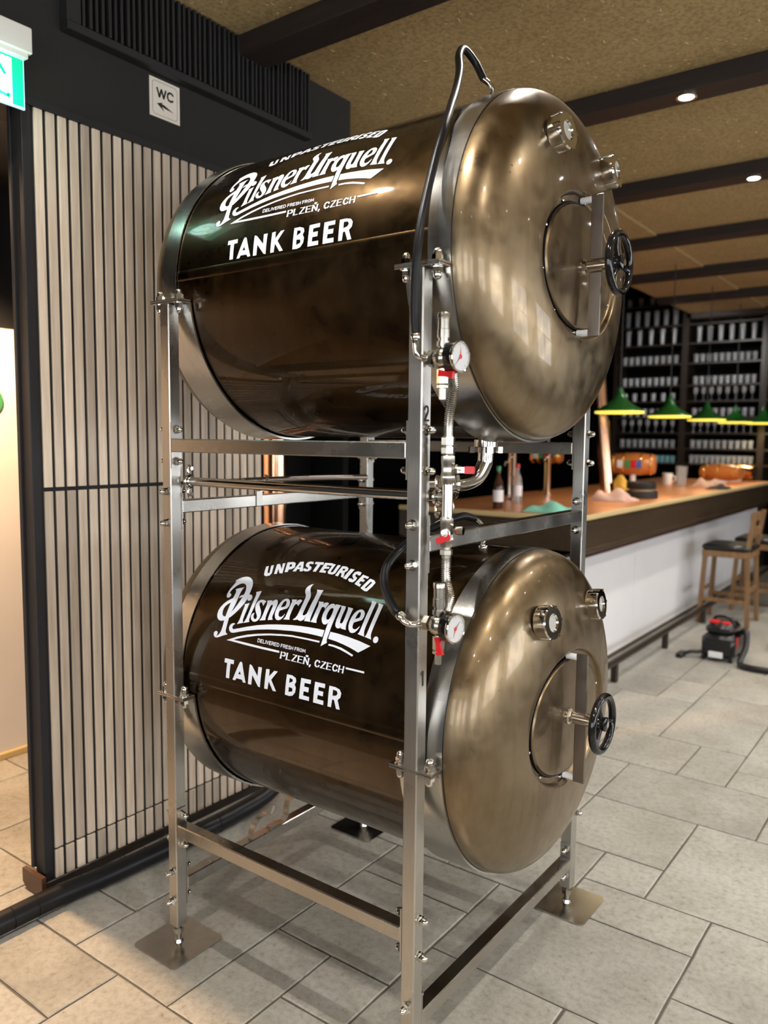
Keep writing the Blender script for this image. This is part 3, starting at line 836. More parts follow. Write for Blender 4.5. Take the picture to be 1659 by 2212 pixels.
# ================================================================== COPPER TANKS
LOGO = """-3443,3476 -3354,3558 -3243,3634 -3111,3680 -2993,3684 -2880,3653 -2767,3589 -2676,3498 -2624,3403 -2597,3307 -2576,3199 -2562,3098 -2550,3011 -2550,2905 -2589,2750 -2673,2591 -2786,2419 -2870,2324 -2938,2254 -2992,2257 -3052,2330 -2985,2401 -2903,2524 -2843,2679 -2802,2834 -2780,2942 -2775,3073 -2779,3170 -2817,3275 -2886,3366 -2960,3412 -3059,3424 -3158,3394 -3237,3334 -3309,3242 -3366,3147 -3390,3070 -3385,3016 -3332,3006 -3289,2976 -3282,2929 -3310,2877 -3363,2852 -3423,2867 -3468,2926 -3472,2986 -3474,3070 -3459,3171 -3419,3290 -3393,3383 -3383,3442
-3235,3178 -3132,3227 -3008,3266 -2911,3299 -2946,3219 -2954,3120 -2944,2989 -2931,2827 -2931,2677 -2940,2563 -2957,2460 -3003,2365 -2971,2260 -2958,2143 -2948,2027 -2937,1902 -2932,1840 -2905,1792 -2863,1762 -2813,1749 -2822,1734 -2954,1690 -3082,1633 -3173,1593 -3256,1572 -3338,1588 -3392,1642 -3405,1703 -3371,1750 -3319,1771 -3264,1757 -3240,1708 -3244,1660 -3275,1624 -3215,1644 -3161,1699 -3124,1778 -3112,1875 -3116,2002 -3128,2123 -3134,2225 -3133,2296 -3139,2422 -3144,2578 -3142,2715 -3147,2883 -3144,3008 -3149,3092 -3187,3148
-3133,2885 -3228,2819 -3331,2740 -3423,2640 -3492,2522 -3526,2404 -3517,2289 -3482,2206 -3417,2139 -3331,2103 -3240,2103 -3125,2131 -3096,2209 -3118,2269 -3163,2253 -3234,2259 -3291,2300 -3330,2383 -3339,2482 -3310,2577 -3238,2661 -3139,2718 -3124,2799
-2903,2901 -2901,2969 -2855,3014 -2762,3054 -2557,3091 -2476,3090 -2413,3060 -2375,3001 -2376,2931 -2410,2891 -2475,2879 -2528,2906 -2546,2953 -2547,3017 -2617,2989 -2763,2974 -2849,2934
-2552,2750 -2473,2778 -2376,2815 -2376,2736 -2370,2625 -2370,2492 -2373,2361 -2368,2265 -2344,2215 -2318,2177 -2413,2146 -2551,2099 -2525,2166 -2504,2244 -2506,2363 -2513,2515 -2515,2648 -2526,2714
-2331,3204 -2251,3236 -2144,3271 -2133,3166 -2130,3025 -2126,2852 -2122,2672 -2131,2506 -2128,2376 -2120,2303 -2082,2239 -2157,2217 -2309,2173 -2273,2247 -2250,2347 -2246,2478 -2249,2642 -2258,2856 -2269,3040 -2278,3122
-1795,2804 -1845,2860 -1905,2902 -1951,2907 -1974,2875 -1951,2810 -1889,2741 -1811,2664 -1753,2584 -1725,2491 -1732,2394 -1781,2323 -1857,2277 -1958,2279 -2045,2325 -2093,2392 -2103,2467 -2068,2521 -2000,2542 -2014,2502 -2008,2448 -1970,2390 -1911,2356 -1860,2369 -1849,2429 -1886,2488 -1962,2564 -2027,2631 -2079,2723 -2100,2833 -2068,2924 -1989,2982 -1897,2995 -1819,2983 -1755,2963 -1779,2892
-1725,2996 -1636,3011 -1537,3033 -1526,2979 -1474,3044 -1409,3075 -1350,3068 -1296,3013 -1267,2927 -1266,2804 -1262,2673 -1266,2576 -1255,2502 -1199,2445 -1299,2424 -1386,2406 -1403,2480 -1407,2608 -1409,2739 -1415,2849 -1445,2900 -1490,2882 -1512,2823 -1513,2701 -1512,2570 -1506,2464 -1477,2394 -1577,2370 -1704,2343 -1671,2417 -1657,2527 -1661,2690 -1665,2823 -1678,2911
-842,2863 -804,2952 -827,3050 -889,3132 -970,3166 -1061,3158 -1139,3106 -1189,3007 -1224,2877 -1226,2733 -1205,2617 -1136,2510 -1058,2464 -976,2463 -899,2499 -844,2576 -827,2675 -832,2695 -869,2625 -924,2574 -989,2570 -1042,2599 -1075,2669 -1078,2750 -965,2806|-1084,2859 -1084,2943 -1070,3036 -1035,3081 -988,3082 -951,3031 -940,2954 -960,2906 -1033,2878
-816,3169 -722,3180 -628,3190 -617,3115 -569,3191 -502,3213 -440,3199 -419,3174 -446,3096 -475,2996 -520,3040 -578,3048 -618,3002 -621,2913 -622,2792 -619,2685 -603,2602 -572,2542 -686,2529 -813,2515 -769,2587 -763,2706 -765,2858 -772,3013 -771,3092
-345,3798 -418,3771 -484,3710 -524,3628 -512,3531 -472,3464 -400,3391 -361,3326 -352,3246 -345,3099 -343,2954 -344,2812 -353,2704 -391,2624 -455,2566 -398,2558 -328,2576 -286,2598 -227,2571 -153,2566 -90,2597 -42,2657 -47,2730 -48,2794 -79,2767 -114,2746 -155,2750 -179,2784 -180,2848 -179,2990 -183,3158 -178,3284 -196,3375 -238,3452 -309,3537 -364,3628 -372,3702
-106,3624 2,3628 132,3638 132,3544 134,3390 145,3219 154,3019 156,2847 159,2730 169,2659 200,2596 91,2594 -28,2588 -23,2670 -41,2731 -73,2779 -41,2805 -35,2892 -35,3035 -33,3192 -30,3342 -37,3482 -57,3552
188,3254 277,3256 376,3260 385,3188 426,3240 487,3266 554,3259 577,3229 553,3147 530,3050 491,3099 445,3114 395,3090 388,3023 393,2905 395,2778 399,2695 438,2602 333,2596 211,2598 234,2669 244,2775 243,2925 244,3088 233,3176
834,3204 831,3254 929,3256 1032,3246 1004,3163 1001,3075 1004,2952 1006,2827 1005,2703 1003,2576 1004,2466 1006,2347 998,2248 1003,2172 1041,2111 944,2046 854,1983 857,2080 855,2210 851,2366 843,2510 841,2621 854,2684 817,2632 758,2599 686,2606 612,2666 559,2761 535,2895 548,3037 594,3165 664,3240 739,3263 797,3243|762,2747 717,2786 690,2866 685,2972 706,3072 754,3123 805,3120 837,3071 849,2965 847,2849 823,2772
1034,3242 1112,3244 1199,3242 1219,3170 1221,3062 1223,2915 1225,2811 1241,2742 1279,2712 1323,2734 1336,2808 1335,2932 1327,3079 1318,3153 1289,3231 1377,3226 1477,3216 1477,3125 1476,2986 1476,2841 1476,2739 1489,2660 1527,2562 1434,2569 1334,2580 1344,2637 1323,2603 1280,2566 1208,2565 1141,2604 1105,2669 1086,2799 1086,2945 1087,3063 1077,3170
1931,2924 1954,3021 1937,3123 1877,3199 1802,3230 1724,3223 1643,3172 1585,3078 1551,2956 1545,2821 1563,2692 1615,2591 1691,2524 1768,2510 1840,2534 1901,2608 1938,2683 1946,2754 1908,2698 1852,2639 1789,2624 1731,2649 1701,2714 1698,2810 1817,2870|1692,2922 1695,3000 1711,3087 1740,3145 1783,3141 1814,3093 1824,3000 1803,2971 1736,2939
1955,3549 2037,3539 2134,3526 2137,3437 2141,3273 2146,3104 2145,2938 2139,2776 2140,2657 2160,2572 2205,2478 2088,2497 1964,2516 1997,2575 2004,2664 2008,2784 2007,2936 2007,3103 2008,3263 2009,3394 1992,3470
2210,3507 2302,3497 2394,3478 2397,3380 2398,3219 2400,3052 2397,2888 2392,2748 2392,2630 2405,2545 2460,2438 2344,2458 2223,2476 2254,2539 2263,2638 2269,2767 2269,2918 2271,3082 2268,3251 2265,3369 2247,3444
2688,2470 2674,2504 2650,2531 2618,2546 2584,2548 2554,2536 2531,2511 2519,2478 2520,2442 2534,2408 2559,2382 2590,2367 2624,2365 2654,2378 2677,2402 2689,2434
-2619,2097 -2661,2067 -2699,2021 -2690,1960 -2631,1926 -2388,1998 -2102,2087 -1724,2192 -1344,2273 -962,2334 -582,2381 -426,2398 -110,2421 205,2436 518,2443 812,2440 818,2356 816,2243 601,2252 285,2255 -32,2249 -351,2233 -507,2217 -893,2183 -1280,2133 -1666,2064 -2053,1976 -2344,1896 -2577,1825 -2685,1819 -2782,1866 -2828,1946 -2820,2027 -2761,2091 -2683,2114
1038,2431 1343,2419 1714,2385 2082,2339 2505,2262 2345,2144 2172,2028 1913,2098 1628,2156 1343,2201 1040,2230 1038,2325
-2789,1570 -2387,1734 -2003,1857 -1616,1946 -1132,2030 -650,2088 -268,2119 -121,2118 263,2122 772,2118 772,2070 281,2076 -102,2071 -247,2070 -630,2038 -1111,1979 -1593,1891 -1977,1792 -2268,1707 -2499,1624 -2596,1590
-2789,1570 -2499,1624 -1913,1620 -1280,1611 -590,1609 -568,1562 -610,1550 -1259,1548 -1889,1553 -2544,1568
1113,2093 1294,2092 1574,2062 1807,2003 2031,1937 2012,1890 1790,1951 1560,2003 1314,2039 1113,2045
1890,1581 2201,1580 2520,1577 2530,1529 2215,1532 1900,1532
-2690,1039 -2298,1044 -2288,922 -2423,917 -2417,477 -2560,473 -2570,914 -2690,912
-2029,1042 -1987,1049 -1942,1024 -1713,477 -1824,467 -1875,539 -2109,542 -2152,470 -2270,471 -2054,1005|-1998,771 -2050,676 -1937,678
-1610,1044 -1529,1017 -1253,759 -1266,1029 -1120,1033 -1118,459 -1200,473 -1468,753 -1473,466 -1614,466 -1628,1022
-947,1025 -814,1038 -797,843 -624,1028 -486,1035 -699,761 -469,469 -598,459 -782,689 -793,653 -811,465 -944,461
-126,1023 78,1027 222,978 254,885 209,800 267,713 255,580 162,473 45,443 -122,449|-4,942 113,924 124,861 -1,804|4,691 138,677 149,592 4,552
420,1021 783,1029 790,918 567,912 567,811 741,812 741,680 566,680 560,564 784,561 787,451 416,448
935,1014 1302,1020 1309,905 1087,904 1086,804 1273,802 1268,678 1085,680 1078,567 1305,564 1308,447 939,446
1454,1003 1661,1005 1817,972 1893,883 1878,765 1794,685 1894,443 1766,437 1665,665 1605,663 1586,448 1462,447|1598,925 1732,914 1770,848 1725,787 1602,762
-2610,4183 -2523,4220 -2388,3968 -2332,3929 -2294,3966 -2441,4250 -2352,4284 -2195,3965 -2214,3859 -2341,3809 -2448,3843 -2530,3996
-2256,4340 -2158,4373 -1927,4168 -2063,4405 -1974,4437 -1782,4017 -1888,3995 -2066,4163 -1984,3965 -2081,3934
-1919,4482 -1698,4535 -1584,4498 -1485,4320 -1555,4224 -1648,4200 -1622,4092 -1730,4066|-1755,4410 -1680,4429 -1630,4332 -1710,4302
-1463,4579 -1331,4612 -1075,4208 -1188,4185 -1240,4273 -1339,4251 -1322,4164 -1449,4145|-1343,4464 -1274,4352 -1353,4340
-903,4559 -993,4556 -1033,4568 -1038,4513 -994,4466 -884,4431 -830,4337 -868,4241 -988,4215 -1087,4246 -1123,4325 -1025,4330 -979,4296 -951,4334 -991,4380 -1097,4415 -1162,4493 -1167,4601 -1075,4664 -954,4647
-895,4671 -574,4698 -521,4585 -620,4580 -586,4258 -711,4255 -743,4571 -848,4568
-513,4689 -209,4703 -178,4598 -369,4595 -368,4531 -236,4535 -207,4453 -358,4435 -351,4362 -240,4353 -210,4268 -459,4262
-190,4676 -88,4678 -66,4357 -12,4323 28,4349 -3,4663 113,4664 144,4308 74,4239 -97,4254 -161,4325
189,4641 360,4644 470,4581 498,4465 446,4406 531,4194 436,4195 361,4350 299,4356 313,4207 198,4220|300,4553 381,4531 384,4463 301,4467
558,4578 707,4568 672,4139 534,4164
1032,4469 1049,4357 964,4360 922,4401 882,4378 895,4316 1004,4255 1020,4165 959,4064 827,4073 745,4136 747,4198 845,4198 885,4158 918,4194 834,4259 777,4345 784,4462 865,4509 968,4502
1126,4409 1385,4349 1381,4269 1237,4302 1227,4244 1320,4213 1314,4136 1206,4155 1189,4071 1294,4035 1285,3947 1056,4020
1458,4297 1637,4249 1724,4173 1703,4008 1623,3826 1529,3825 1344,3908|1552,4190 1614,4155 1538,3924 1473,3942
-1521,1713 -1528,1820 -1506,1820 -1499,1713
-1524,1823 -1459,1823 -1458,1802 -1523,1803
-1466,1825 -1422,1792 -1435,1777 -1479,1809
-1424,1796 -1420,1736 -1442,1736 -1446,1796
-1418,1740 -1458,1708 -1473,1723 -1433,1755
-1452,1710 -1517,1710 -1518,1730 -1453,1730
-1323,1802 -1407,1802 -1409,1822 -1324,1822
-1390,1819 -1383,1713 -1405,1713 -1412,1819
-1402,1730 -1317,1730 -1316,1710 -1401,1710
-1406,1778 -1331,1778 -1329,1758 -1404,1758
-1285,1819 -1277,1713 -1299,1713 -1307,1819
-1297,1730 -1217,1730 -1215,1710 -1295,1710
-1199,1713 -1208,1818 -1186,1818 -1177,1713
-1155,1821 -1100,1717 -1120,1710 -1174,1814
-1126,1717 -1091,1821 -1070,1813 -1105,1710
-971,1800 -1054,1800 -1056,1820 -973,1820
-1037,1817 -1027,1713 -1049,1713 -1059,1817
-1047,1730 -963,1730 -961,1710 -1045,1710
-1051,1777 -978,1776 -976,1757 -1049,1757
-945,1713 -956,1817 -934,1817 -923,1713
-953,1820 -885,1819 -882,1799 -951,1800
-891,1821 -861,1799 -873,1784 -903,1807
-863,1803 -859,1768 -880,1768 -884,1803
-858,1772 -883,1751 -899,1766 -873,1787
-877,1753 -946,1753 -948,1773 -879,1773
-897,1774 -849,1720 -865,1708 -913,1763
-761,1799 -843,1799 -846,1819 -763,1819
-827,1816 -815,1713 -837,1713 -848,1816
-835,1729 -753,1729 -750,1710 -833,1710
-840,1776 -768,1776 -765,1756 -838,1756
-734,1713 -746,1816 -725,1815 -713,1713
-744,1818 -681,1818 -678,1798 -741,1799
-688,1820 -643,1789 -655,1774 -699,1805
-646,1793 -638,1735 -659,1735 -667,1793
-637,1738 -673,1707 -689,1723 -652,1753
-667,1710 -730,1710 -733,1729 -670,1729
-511,1798 -587,1798 -590,1818 -514,1817
-572,1815 -558,1712 -579,1712 -593,1815
-584,1773 -517,1773 -514,1754 -581,1754
-482,1712 -497,1814 -476,1814 -461,1712
-494,1817 -427,1817 -424,1797 -491,1798
-434,1819 -403,1796 -415,1782 -445,1804
-406,1800 -401,1767 -422,1767 -427,1801
-399,1770 -424,1750 -439,1764 -415,1785
-418,1752 -485,1752 -487,1771 -421,1771
-438,1772 -389,1719 -404,1708 -453,1761
-306,1797 -386,1797 -389,1816 -309,1816
-371,1813 -356,1712 -377,1712 -392,1814
-376,1729 -295,1729 -292,1709 -373,1709
-383,1774 -312,1774 -309,1755 -380,1755
-215,1779 -246,1804 -234,1817 -203,1792
-225,1796 -268,1797 -271,1816 -228,1815
-249,1804 -272,1781 -288,1795 -266,1818
-268,1800 -258,1771 -278,1768 -288,1797
-274,1788 -203,1755 -210,1739 -281,1771
-207,1759 -193,1729 -212,1724 -226,1754
-193,1730 -217,1707 -233,1722 -209,1744
-211,1709 -256,1709 -259,1729 -214,1729
-251,1707 -282,1733 -269,1746 -238,1721
-179,1712 -195,1812 -175,1812 -158,1712
-108,1712 -125,1812 -105,1812 -88,1712
-185,1772 -101,1772 -98,1753 -182,1753
30,1795 -44,1795 -48,1814 27,1814
-30,1811 -12,1712 -33,1712 -50,1812
-40,1771 25,1771 29,1752 -37,1752
61,1712 43,1811 63,1811 81,1712
46,1814 110,1814 114,1795 49,1795
104,1816 135,1794 124,1780 94,1801
132,1798 138,1765 118,1765 112,1798
139,1768 117,1748 101,1763 124,1783
122,1750 57,1750 54,1769 119,1769
102,1771 152,1719 137,1708 87,1760
216,1707 172,1725 177,1742 221,1724
176,1721 152,1764 170,1770 194,1727
153,1758 161,1801 181,1795 174,1752
158,1798 195,1815 207,1798 170,1781
190,1815 234,1797 229,1780 185,1798
230,1801 254,1758 236,1752 212,1795
253,1764 246,1721 225,1727 233,1770
248,1725 211,1707 200,1724 237,1742
274,1713 260,1810 281,1809 294,1711
274,1814 337,1739 321,1729 259,1804
312,1739 344,1813 363,1804 332,1729
359,1810 386,1712 366,1711 340,1809
-507,1405 -517,1606 -463,1606 -453,1405
-517,1409 -443,1408 -444,1426 -517,1426
-525,1585 -452,1585 -453,1603 -527,1603
-505,1604 -367,1603 -365,1584 -504,1584
-379,1618 -309,1577 -339,1542 -409,1583
-310,1579 -307,1510 -360,1510 -364,1579
-305,1512 -370,1471 -404,1507 -339,1548
-360,1487 -498,1487 -499,1506 -361,1506
-235,1605 -226,1405 -279,1405 -289,1605
-297,1584 -224,1584 -225,1601 -298,1602
-289,1408 -216,1408 -217,1426 -289,1426
-268,1427 -100,1427 -99,1407 -267,1408
-55,1601 116,1600 117,1581 -54,1582
132,1588 -25,1395 -69,1420 87,1613
-53,1427 127,1426 128,1407 -53,1407
342,1580 167,1581 166,1600 341,1599
207,1603 214,1405 162,1405 154,1603
146,1582 217,1582 216,1599 145,1599
153,1408 224,1408 223,1426 152,1426
173,1426 348,1426 348,1407 174,1407
170,1517 324,1516 325,1497 171,1498
382,1405 375,1602 427,1601 434,1405
373,1408 443,1408 442,1425 372,1425
367,1581 437,1581 436,1598 366,1598
412,1612 590,1420 550,1394 372,1586
536,1405 530,1601 581,1601 587,1405
527,1408 596,1408 596,1425 527,1425
521,1580 591,1580 590,1597 521,1597
450,1673 504,1630 469,1600 416,1643
447,1630 496,1673 534,1642 485,1600
684,1430 655,1356 607,1369 635,1443
956,1522 907,1575 946,1601 995,1547
948,1567 869,1580 873,1599 951,1585
911,1575 837,1537 810,1574 883,1612
864,1567 838,1484 789,1496 815,1579
837,1519 867,1436 819,1425 789,1508
839,1467 914,1429 889,1392 814,1430
874,1423 951,1436 956,1418 878,1405
911,1428 957,1481 998,1456 951,1403
1029,1596 1190,1595 1191,1576 1030,1577
1205,1583 1054,1394 1013,1419 1164,1608
1027,1426 1198,1426 1198,1407 1028,1407
1404,1575 1238,1576 1238,1595 1403,1594
1276,1597 1280,1404 1231,1404 1227,1597
1219,1577 1286,1577 1285,1594 1218,1594
1222,1408 1289,1408 1289,1425 1222,1425
1241,1426 1406,1425 1406,1407 1242,1407
1240,1513 1386,1513 1386,1494 1241,1495
1596,1520 1549,1572 1588,1597 1634,1545
1588,1564 1513,1577 1517,1595 1592,1582
1553,1572 1482,1535 1456,1571 1527,1608
1507,1564 1482,1483 1435,1495 1460,1576
1481,1517 1509,1436 1462,1424 1435,1506
1483,1465 1555,1428 1530,1392 1458,1429
1515,1423 1590,1436 1594,1418 1519,1405
1552,1428 1596,1480 1635,1455 1590,1402
1653,1404 1651,1595 1699,1595 1701,1404
1645,1408 1710,1408 1710,1424 1645,1424
1643,1575 1708,1575 1708,1591 1642,1592
1797,1404 1795,1594 1843,1594 1845,1404
1788,1408 1853,1408 1853,1424 1789,1424
1787,1574 1852,1574 1852,1591 1787,1591
1663,1509 1834,1508 1834,1490 1664,1490"""
RC = 0.4552
def lettering(root, zc, dx, dsurf):
    from mathutils.geometry import tessellate_polygon
    bm = bmesh.new()
    for line in LOGO.split('\n'):
        rings = [[(int(q.split(',')[0]) / 10000 + dx, int(q.split(',')[1]) / 10000 + dsurf) for q in r.split(' ')] for r in line.split('|')]
        flat = [p for r in rings for p in r]
        tri = tessellate_polygon([[Vector((a, b_, 0)) for a, b_ in r] for r in rings])
        vs = [bm.verts.new((a, b_, 0)) for a, b_ in flat]
        for t in tri:
            try:
                bm.faces.new([vs[i] for i in t])
            except ValueError:
                pass
    s = 0.03
    while s < 0.50:
        bmesh.ops.bisect_plane(bm, geom=bm.verts[:] + bm.edges[:] + bm.faces[:], plane_co=(0, s, 0), plane_no=(0, 1, 0))
        s += 0.018
    for w in bm.verts:
        a = w.co.y / RC
        w.co = Vector((w.co.x, -(RC + 0.0011) * cos(a), zc + (RC + 0.0011) * sin(a)))
    mb = MB().bm(bm)
    o = bpy.data.objects.new('lettering', None)
    me = bpy.data.meshes.new('lettering')
    off = world_loc(root)
    me.from_pydata([Vector(p) - off for p in mb.v], [], mb.f)
    b2 = bmesh.new()
    b2.from_mesh(me)
    for f in b2.faces:
        c = f.calc_center_median() + off
        if f.normal.dot(Vector((0, c.y, c.z - zc))) < 0:
            f.normal_flip()
    b2.to_mesh(me)
    b2.free()
    me.materials.append(M['white_vinyl'])
    lo = bpy.data.objects.new('lettering', me)
    COL.objects.link(lo)
    lo.parent = root
    lo['label'] = 'white vinyl lettering with arched slogan, script brand name and block capitals'
    return lo
HX0, HR, HH, HN, HM = 0.513, 0.4585, 0.142, 3.0, 2.4
LA, LB = 0.250, 0.192         # lip of the oval manway
DA, DB = 0.216, 0.160         # door
def head_x(r):
    return HX0 + HH * max(0.0, 1 - (r / HR) ** HN) ** (1 / HM)
def ell(a, b_, t):
    return a * cos(t), b_ * sin(t)
def make_tank(zc, label, dx, ds):
    t = thing('beer_tank', label, 'tank', (0, 0, zc - RC), 'stacked beer tanks')
    sh = MB().lathe([(RC, -0.515), (RC, 0.515)], (0, 0, zc), (1, 0, 0), 128)
    sh.build('shell', 'copper_shell', t)
    # rear end
    prof = [(HR, -HX0 + 0.004)] + [(HR * cos(a) ** (2 / HN), -HX0 - HH * sin(a) ** (2 / HM)) for a in [i * pi / 2 / 18 for i in range(18)]] + [(0.002, -HX0 - HH)]
    MB().lathe(prof, (0, 0, zc), (1, 0, 0), 96).build('rear_end', 'copper_head', t)
    # front end with recessed oval manway
    n, K = 128, 26
    vs, fs = [], []
    rows = []
    for k in range(-1, K + 1):
        row = []
        for i in range(n):
            th = 2 * pi * i / n
            # direction so that rows blend from circle to ellipse
            ey, ez = ell(LA, LB, th)
            rl = sqrt(ey * ey + ez * ez)
            ph = atan2(ez, ey)
            tm = math.acos((rl / HR) ** (HN / 2))
            tt = (max(0, k) / K) ** 1.25 * tm
            r = HR * cos(tt) ** (2 / HN)
            # angle blends between uniform and ellipse direction
            w = (r - rl) / (HR - rl)
            dth = ((ph - th + pi) % (2 * pi)) - pi
            an = th + dth * (1 - w)
            x = HX0 + HH * sin(tt) ** (2 / HM) if k >= 0 else HX0 - 0.006
            row.append((x, r * cos(an), zc + r * sin(an)))
        rows.append(row)
    def erow(a, b_, f):
        row = []
        for i in range(n):
            th = 2 * pi * i / n
            ey, ez = ell(LA, LB, th)
            xs = head_x(sqrt(ey * ey + ez * ez))
            y, z = ell(a, b_, th)
            row.append((f(xs), y, zc + z))
        return row
    for da, f in ((0.003, lambda x: x - 0.0005), (0.006, lambda x: x - 0.0028), (0.0085, lambda x: x - 0.0085), (0.0105, lambda x: 0.6330)):
        rows.append(erow(LA - da, LB - da, f))
    rows.append(erow(LA - 0.014, LB - 0.014, lambda x: 0.6312))
    rows.append(erow(DA + 0.006, DB + 0.006, lambda x: 0.6305))
    rows.append(erow(DA + 0.0035, DB + 0.0035, lambda x: 0.620))
    rows.append(erow(DA - 0.03, DB - 0.03, lambda x: 0.616))
    for row in rows:
        vs += row
    for k in range(len(rows) - 1):
        for i in range(n):
            j = (i + 1) % n
            fs.append((k * n + i, k * n + j, (k + 1) * n + j, (k + 1) * n + i))
    MB().add(vs, fs).build('front_end', 'copper_head', t, angle=50)
    # dark rubber line between strap and end
    MB().torus((0.5175, 0, zc), (1, 0, 0), HR + 0.0002, 0.0016, 128, 8).build('edge_gasket', 'rubber', t)
    MB().torus((-0.5175, 0, zc), (1, 0, 0), HR + 0.0002, 0.0016, 128, 8).build('edge_gasket', 'rubber', t)
    # copper edge of the cladding beside the rear strap and lap seam along the side
    sv, sf = [], []
    for i in range(7):
        a = (0.006 + 0.030 * i / 6) / RC
        rr = RC + (0.0016 if 0 < i < 6 else 0.0)
        for x in (-0.452, 0.452):
            sv.append((x, -rr * cos(a), zc + rr * sin(a)))
    for i in range(6):
        sf.append((2 * i, 2 * i + 1, 2 * i + 3, 2 * i + 2))
    MB().add(sv, sf).build('lap_seam', 'copper_shell', t, angle=20)
    # door
    dm = MB()
    rws = []
    for a, x in ((DA, 0.622), (DA, 0.636), (DA - 0.004, 0.6405), (DA * 0.8, 0.6425), (DA * 0.55, 0.6440), (DA * 0.3, 0.6448), (DA * 0.08, 0.6450)):
        rws.append([(x, a * cos(2 * pi * i / 64), zc + a * DB / DA * sin(2 * pi * i / 64)) for i in range(64)])
    vs = [p for r in rws for p in r]
    fs = []
    for k in range(len(rws) - 1):
        for i in range(64):
            j = (i + 1) % 64
            fs.append((k * 64 + i, k * 64 + j, (k + 1) * 64 + j, (k + 1) * 64 + i))
    fs.append(tuple((len(rws) - 1) * 64 + i for i in range(64)))
    dm.add(vs, fs)
    door = dm.build('door', 'copper_head', t, 'oval manway door')
    DBE = 0.0
    gv = MB()
    gr = []
    for a, x in ((DA + 0.0035, 0.626), (DA + 0.0035, 0.6365), (DA + 0.0005, 0.6365)):
        gr.append([(x, a * cos(2 * pi * i / 64), zc + (DB + a - DA) * sin(2 * pi * i / 64)) for i in range(64)])
    gf = []
    for k in range(2):
        for i in range(64):
            j = (i + 1) % 64
            gf.append((k * 64 + i, k * 64 + j, (k + 1) * 64 + j, (k + 1) * 64 + i))
    gv.add([p for r in gr for p in r], gf).build('door_gap_shade', 'rubber', door)  # black ring: shade of the gap round the door put into colour
    # bridge bar
    bb = MB().box((0.664, -0.0045, zc - 0.183), (0.697, 0.0045, zc + 0.183), 0.0015)
    bb.build('bridge_bar', 'bar_steel', door, smooth=False)
    for s in (-1, 1):
        MB().cyl((0.634, -0.0, zc + s * 0.172), (0.664, 0.0, zc + s * 0.172), 0.0088, 14).build('bar_pad', 'white_pad', door)
    sp = MB().cyl((0.644, 0, zc), (0.656, 0, zc), 0.017, 6).cyl((0.645, 0, zc), (0.649, 0, zc), 0.022, 20).cyl((0.65, 0, zc), (0.75, 0, zc), 0.0085, 14).cyl((0.662, 0, zc), (0.712, 0, zc), 0.0185, 24)
    sp.build('spindle', 'chrome', door, angle=30)
    wx = 0.743
    hw = MB().torus((wx, 0, zc), (1, 0, 0), 0.074, 0.0105, 48, 14)
    hw.lathe([(0.020, -0.030), (0.025, -0.026), (0.025, -0.012), (0.018, 0.0), (0.020, 0.010), (0.016, 0.013)], (wx, 0, zc), (1, 0, 0), 24, True, True)
    for k in range(3):
        a = radians(-8 + 120 * k)
        hw.tube([(wx - 0.002, 0.014 * cos(a), zc + 0.014 * sin(a)), (wx - 0.004, 0.045 * cos(a), zc + 0.045 * sin(a)), (wx, 0.072 * cos(a), zc + 0.072 * sin(a))], 0.0075, 10, 3)
    hw.build('hand_wheel', 'black_plastic', door, 'glossy black three-spoke hand wheel')
    MB().cyl((wx + 0.010, 0, zc), (wx + 0.0155, 0, zc), 0.008, 16).build('wheel_bolt', 'chrome', door)
    # studs in the recess
    for k in range(10):
        th = 2 * pi * (k + 0.35) / 10
        y, z = ell(DA + 0.0125, DB + 0.0120, th)
        MB().lathe([(0.0052, 0), (0.0052, 0.003), (0.0035, 0.006), (0.0003, 0.0072)], (0.6306, y, zc + z), (1, 0, 0), 12).build('stud', 'chrome', t)
    # sight glasses
    for ang in (118.5, 59.5):
        a = radians(ang)
        r0 = 0.334
        y, z = r0 * cos(a), zc + r0 * sin(a)
        x = head_x(r0)
        e = 0.001
        slope = (head_x(r0 + e) - head_x(r0 - e)) / (2 * e)
        nrm = Vector((1, -slope * cos(a), -slope * sin(a))).normalized()
        ax = (nrm * 0.55 + Vector((1, 0, 0)) * 0.45).normalized()
        o = Vector((x, y, z)) - ax * 0.012
        sg = MB().lathe([(0.036, 0), (0.036, 0.014)], o, ax, 32, True, False)
        sg.lathe([(0.044, 0.012), (0.0455, 0.016), (0.0455, 0.044), (0.043, 0.048), (0.0245, 0.048), (0.0225, 0.043)], o, ax, 40, False, False)
        d, u, w = frame(ax)
        for q in range(6):
            bq = 0.3 + q * pi / 3
            c0 = o + ax * 0.030 + (u * cos(bq) + w * sin(bq)) * 0.0447
            tdir = (-u * sin(bq) + w * cos(bq))
            rad = (u * cos(bq) + w * sin(bq))
            pts = []
            for aa in (-0.0035, 0.0035):
                for bb_ in (-0.004, 0.0020):
                    for cc in (-0.013, 0.0185):
                        pts.append(c0 + tdir * aa + rad * bb_ + ax * cc)
            sg.add(pts, [(0, 1, 3, 2), (4, 6, 7, 5), (0, 4, 5, 1), (2, 3, 7, 6), (0, 2, 6, 4), (1, 5, 7, 3)])
        so_ = sg.build('sight_glass', 'chrome', t, 'chrome ring nut around a round sight glass', angle=30)
        MB().lathe([(0.0235, 0.0425), (0.0002, 0.0430)], o, ax, 32).build('glass_lens', 'lens', so_)
    lettering(t, zc, dx, ds)
    # small top fitting
    tf = MB().tube([(0.372, -0.02, zc + RC - 0.004), (0.372, -0.02, zc + RC + 0.045), (0.366, -0.026, zc + RC + 0.068), (0.350, -0.036, zc + RC + 0.084)], 0.0075, 12, 5)
    tf.cyl((0.372, -0.02, zc + RC - 0.003), (0.372, -0.02, zc + RC + 0.006), 0.014, 16)
    tf.build('top_fitting', 'chrome', t)
    return t
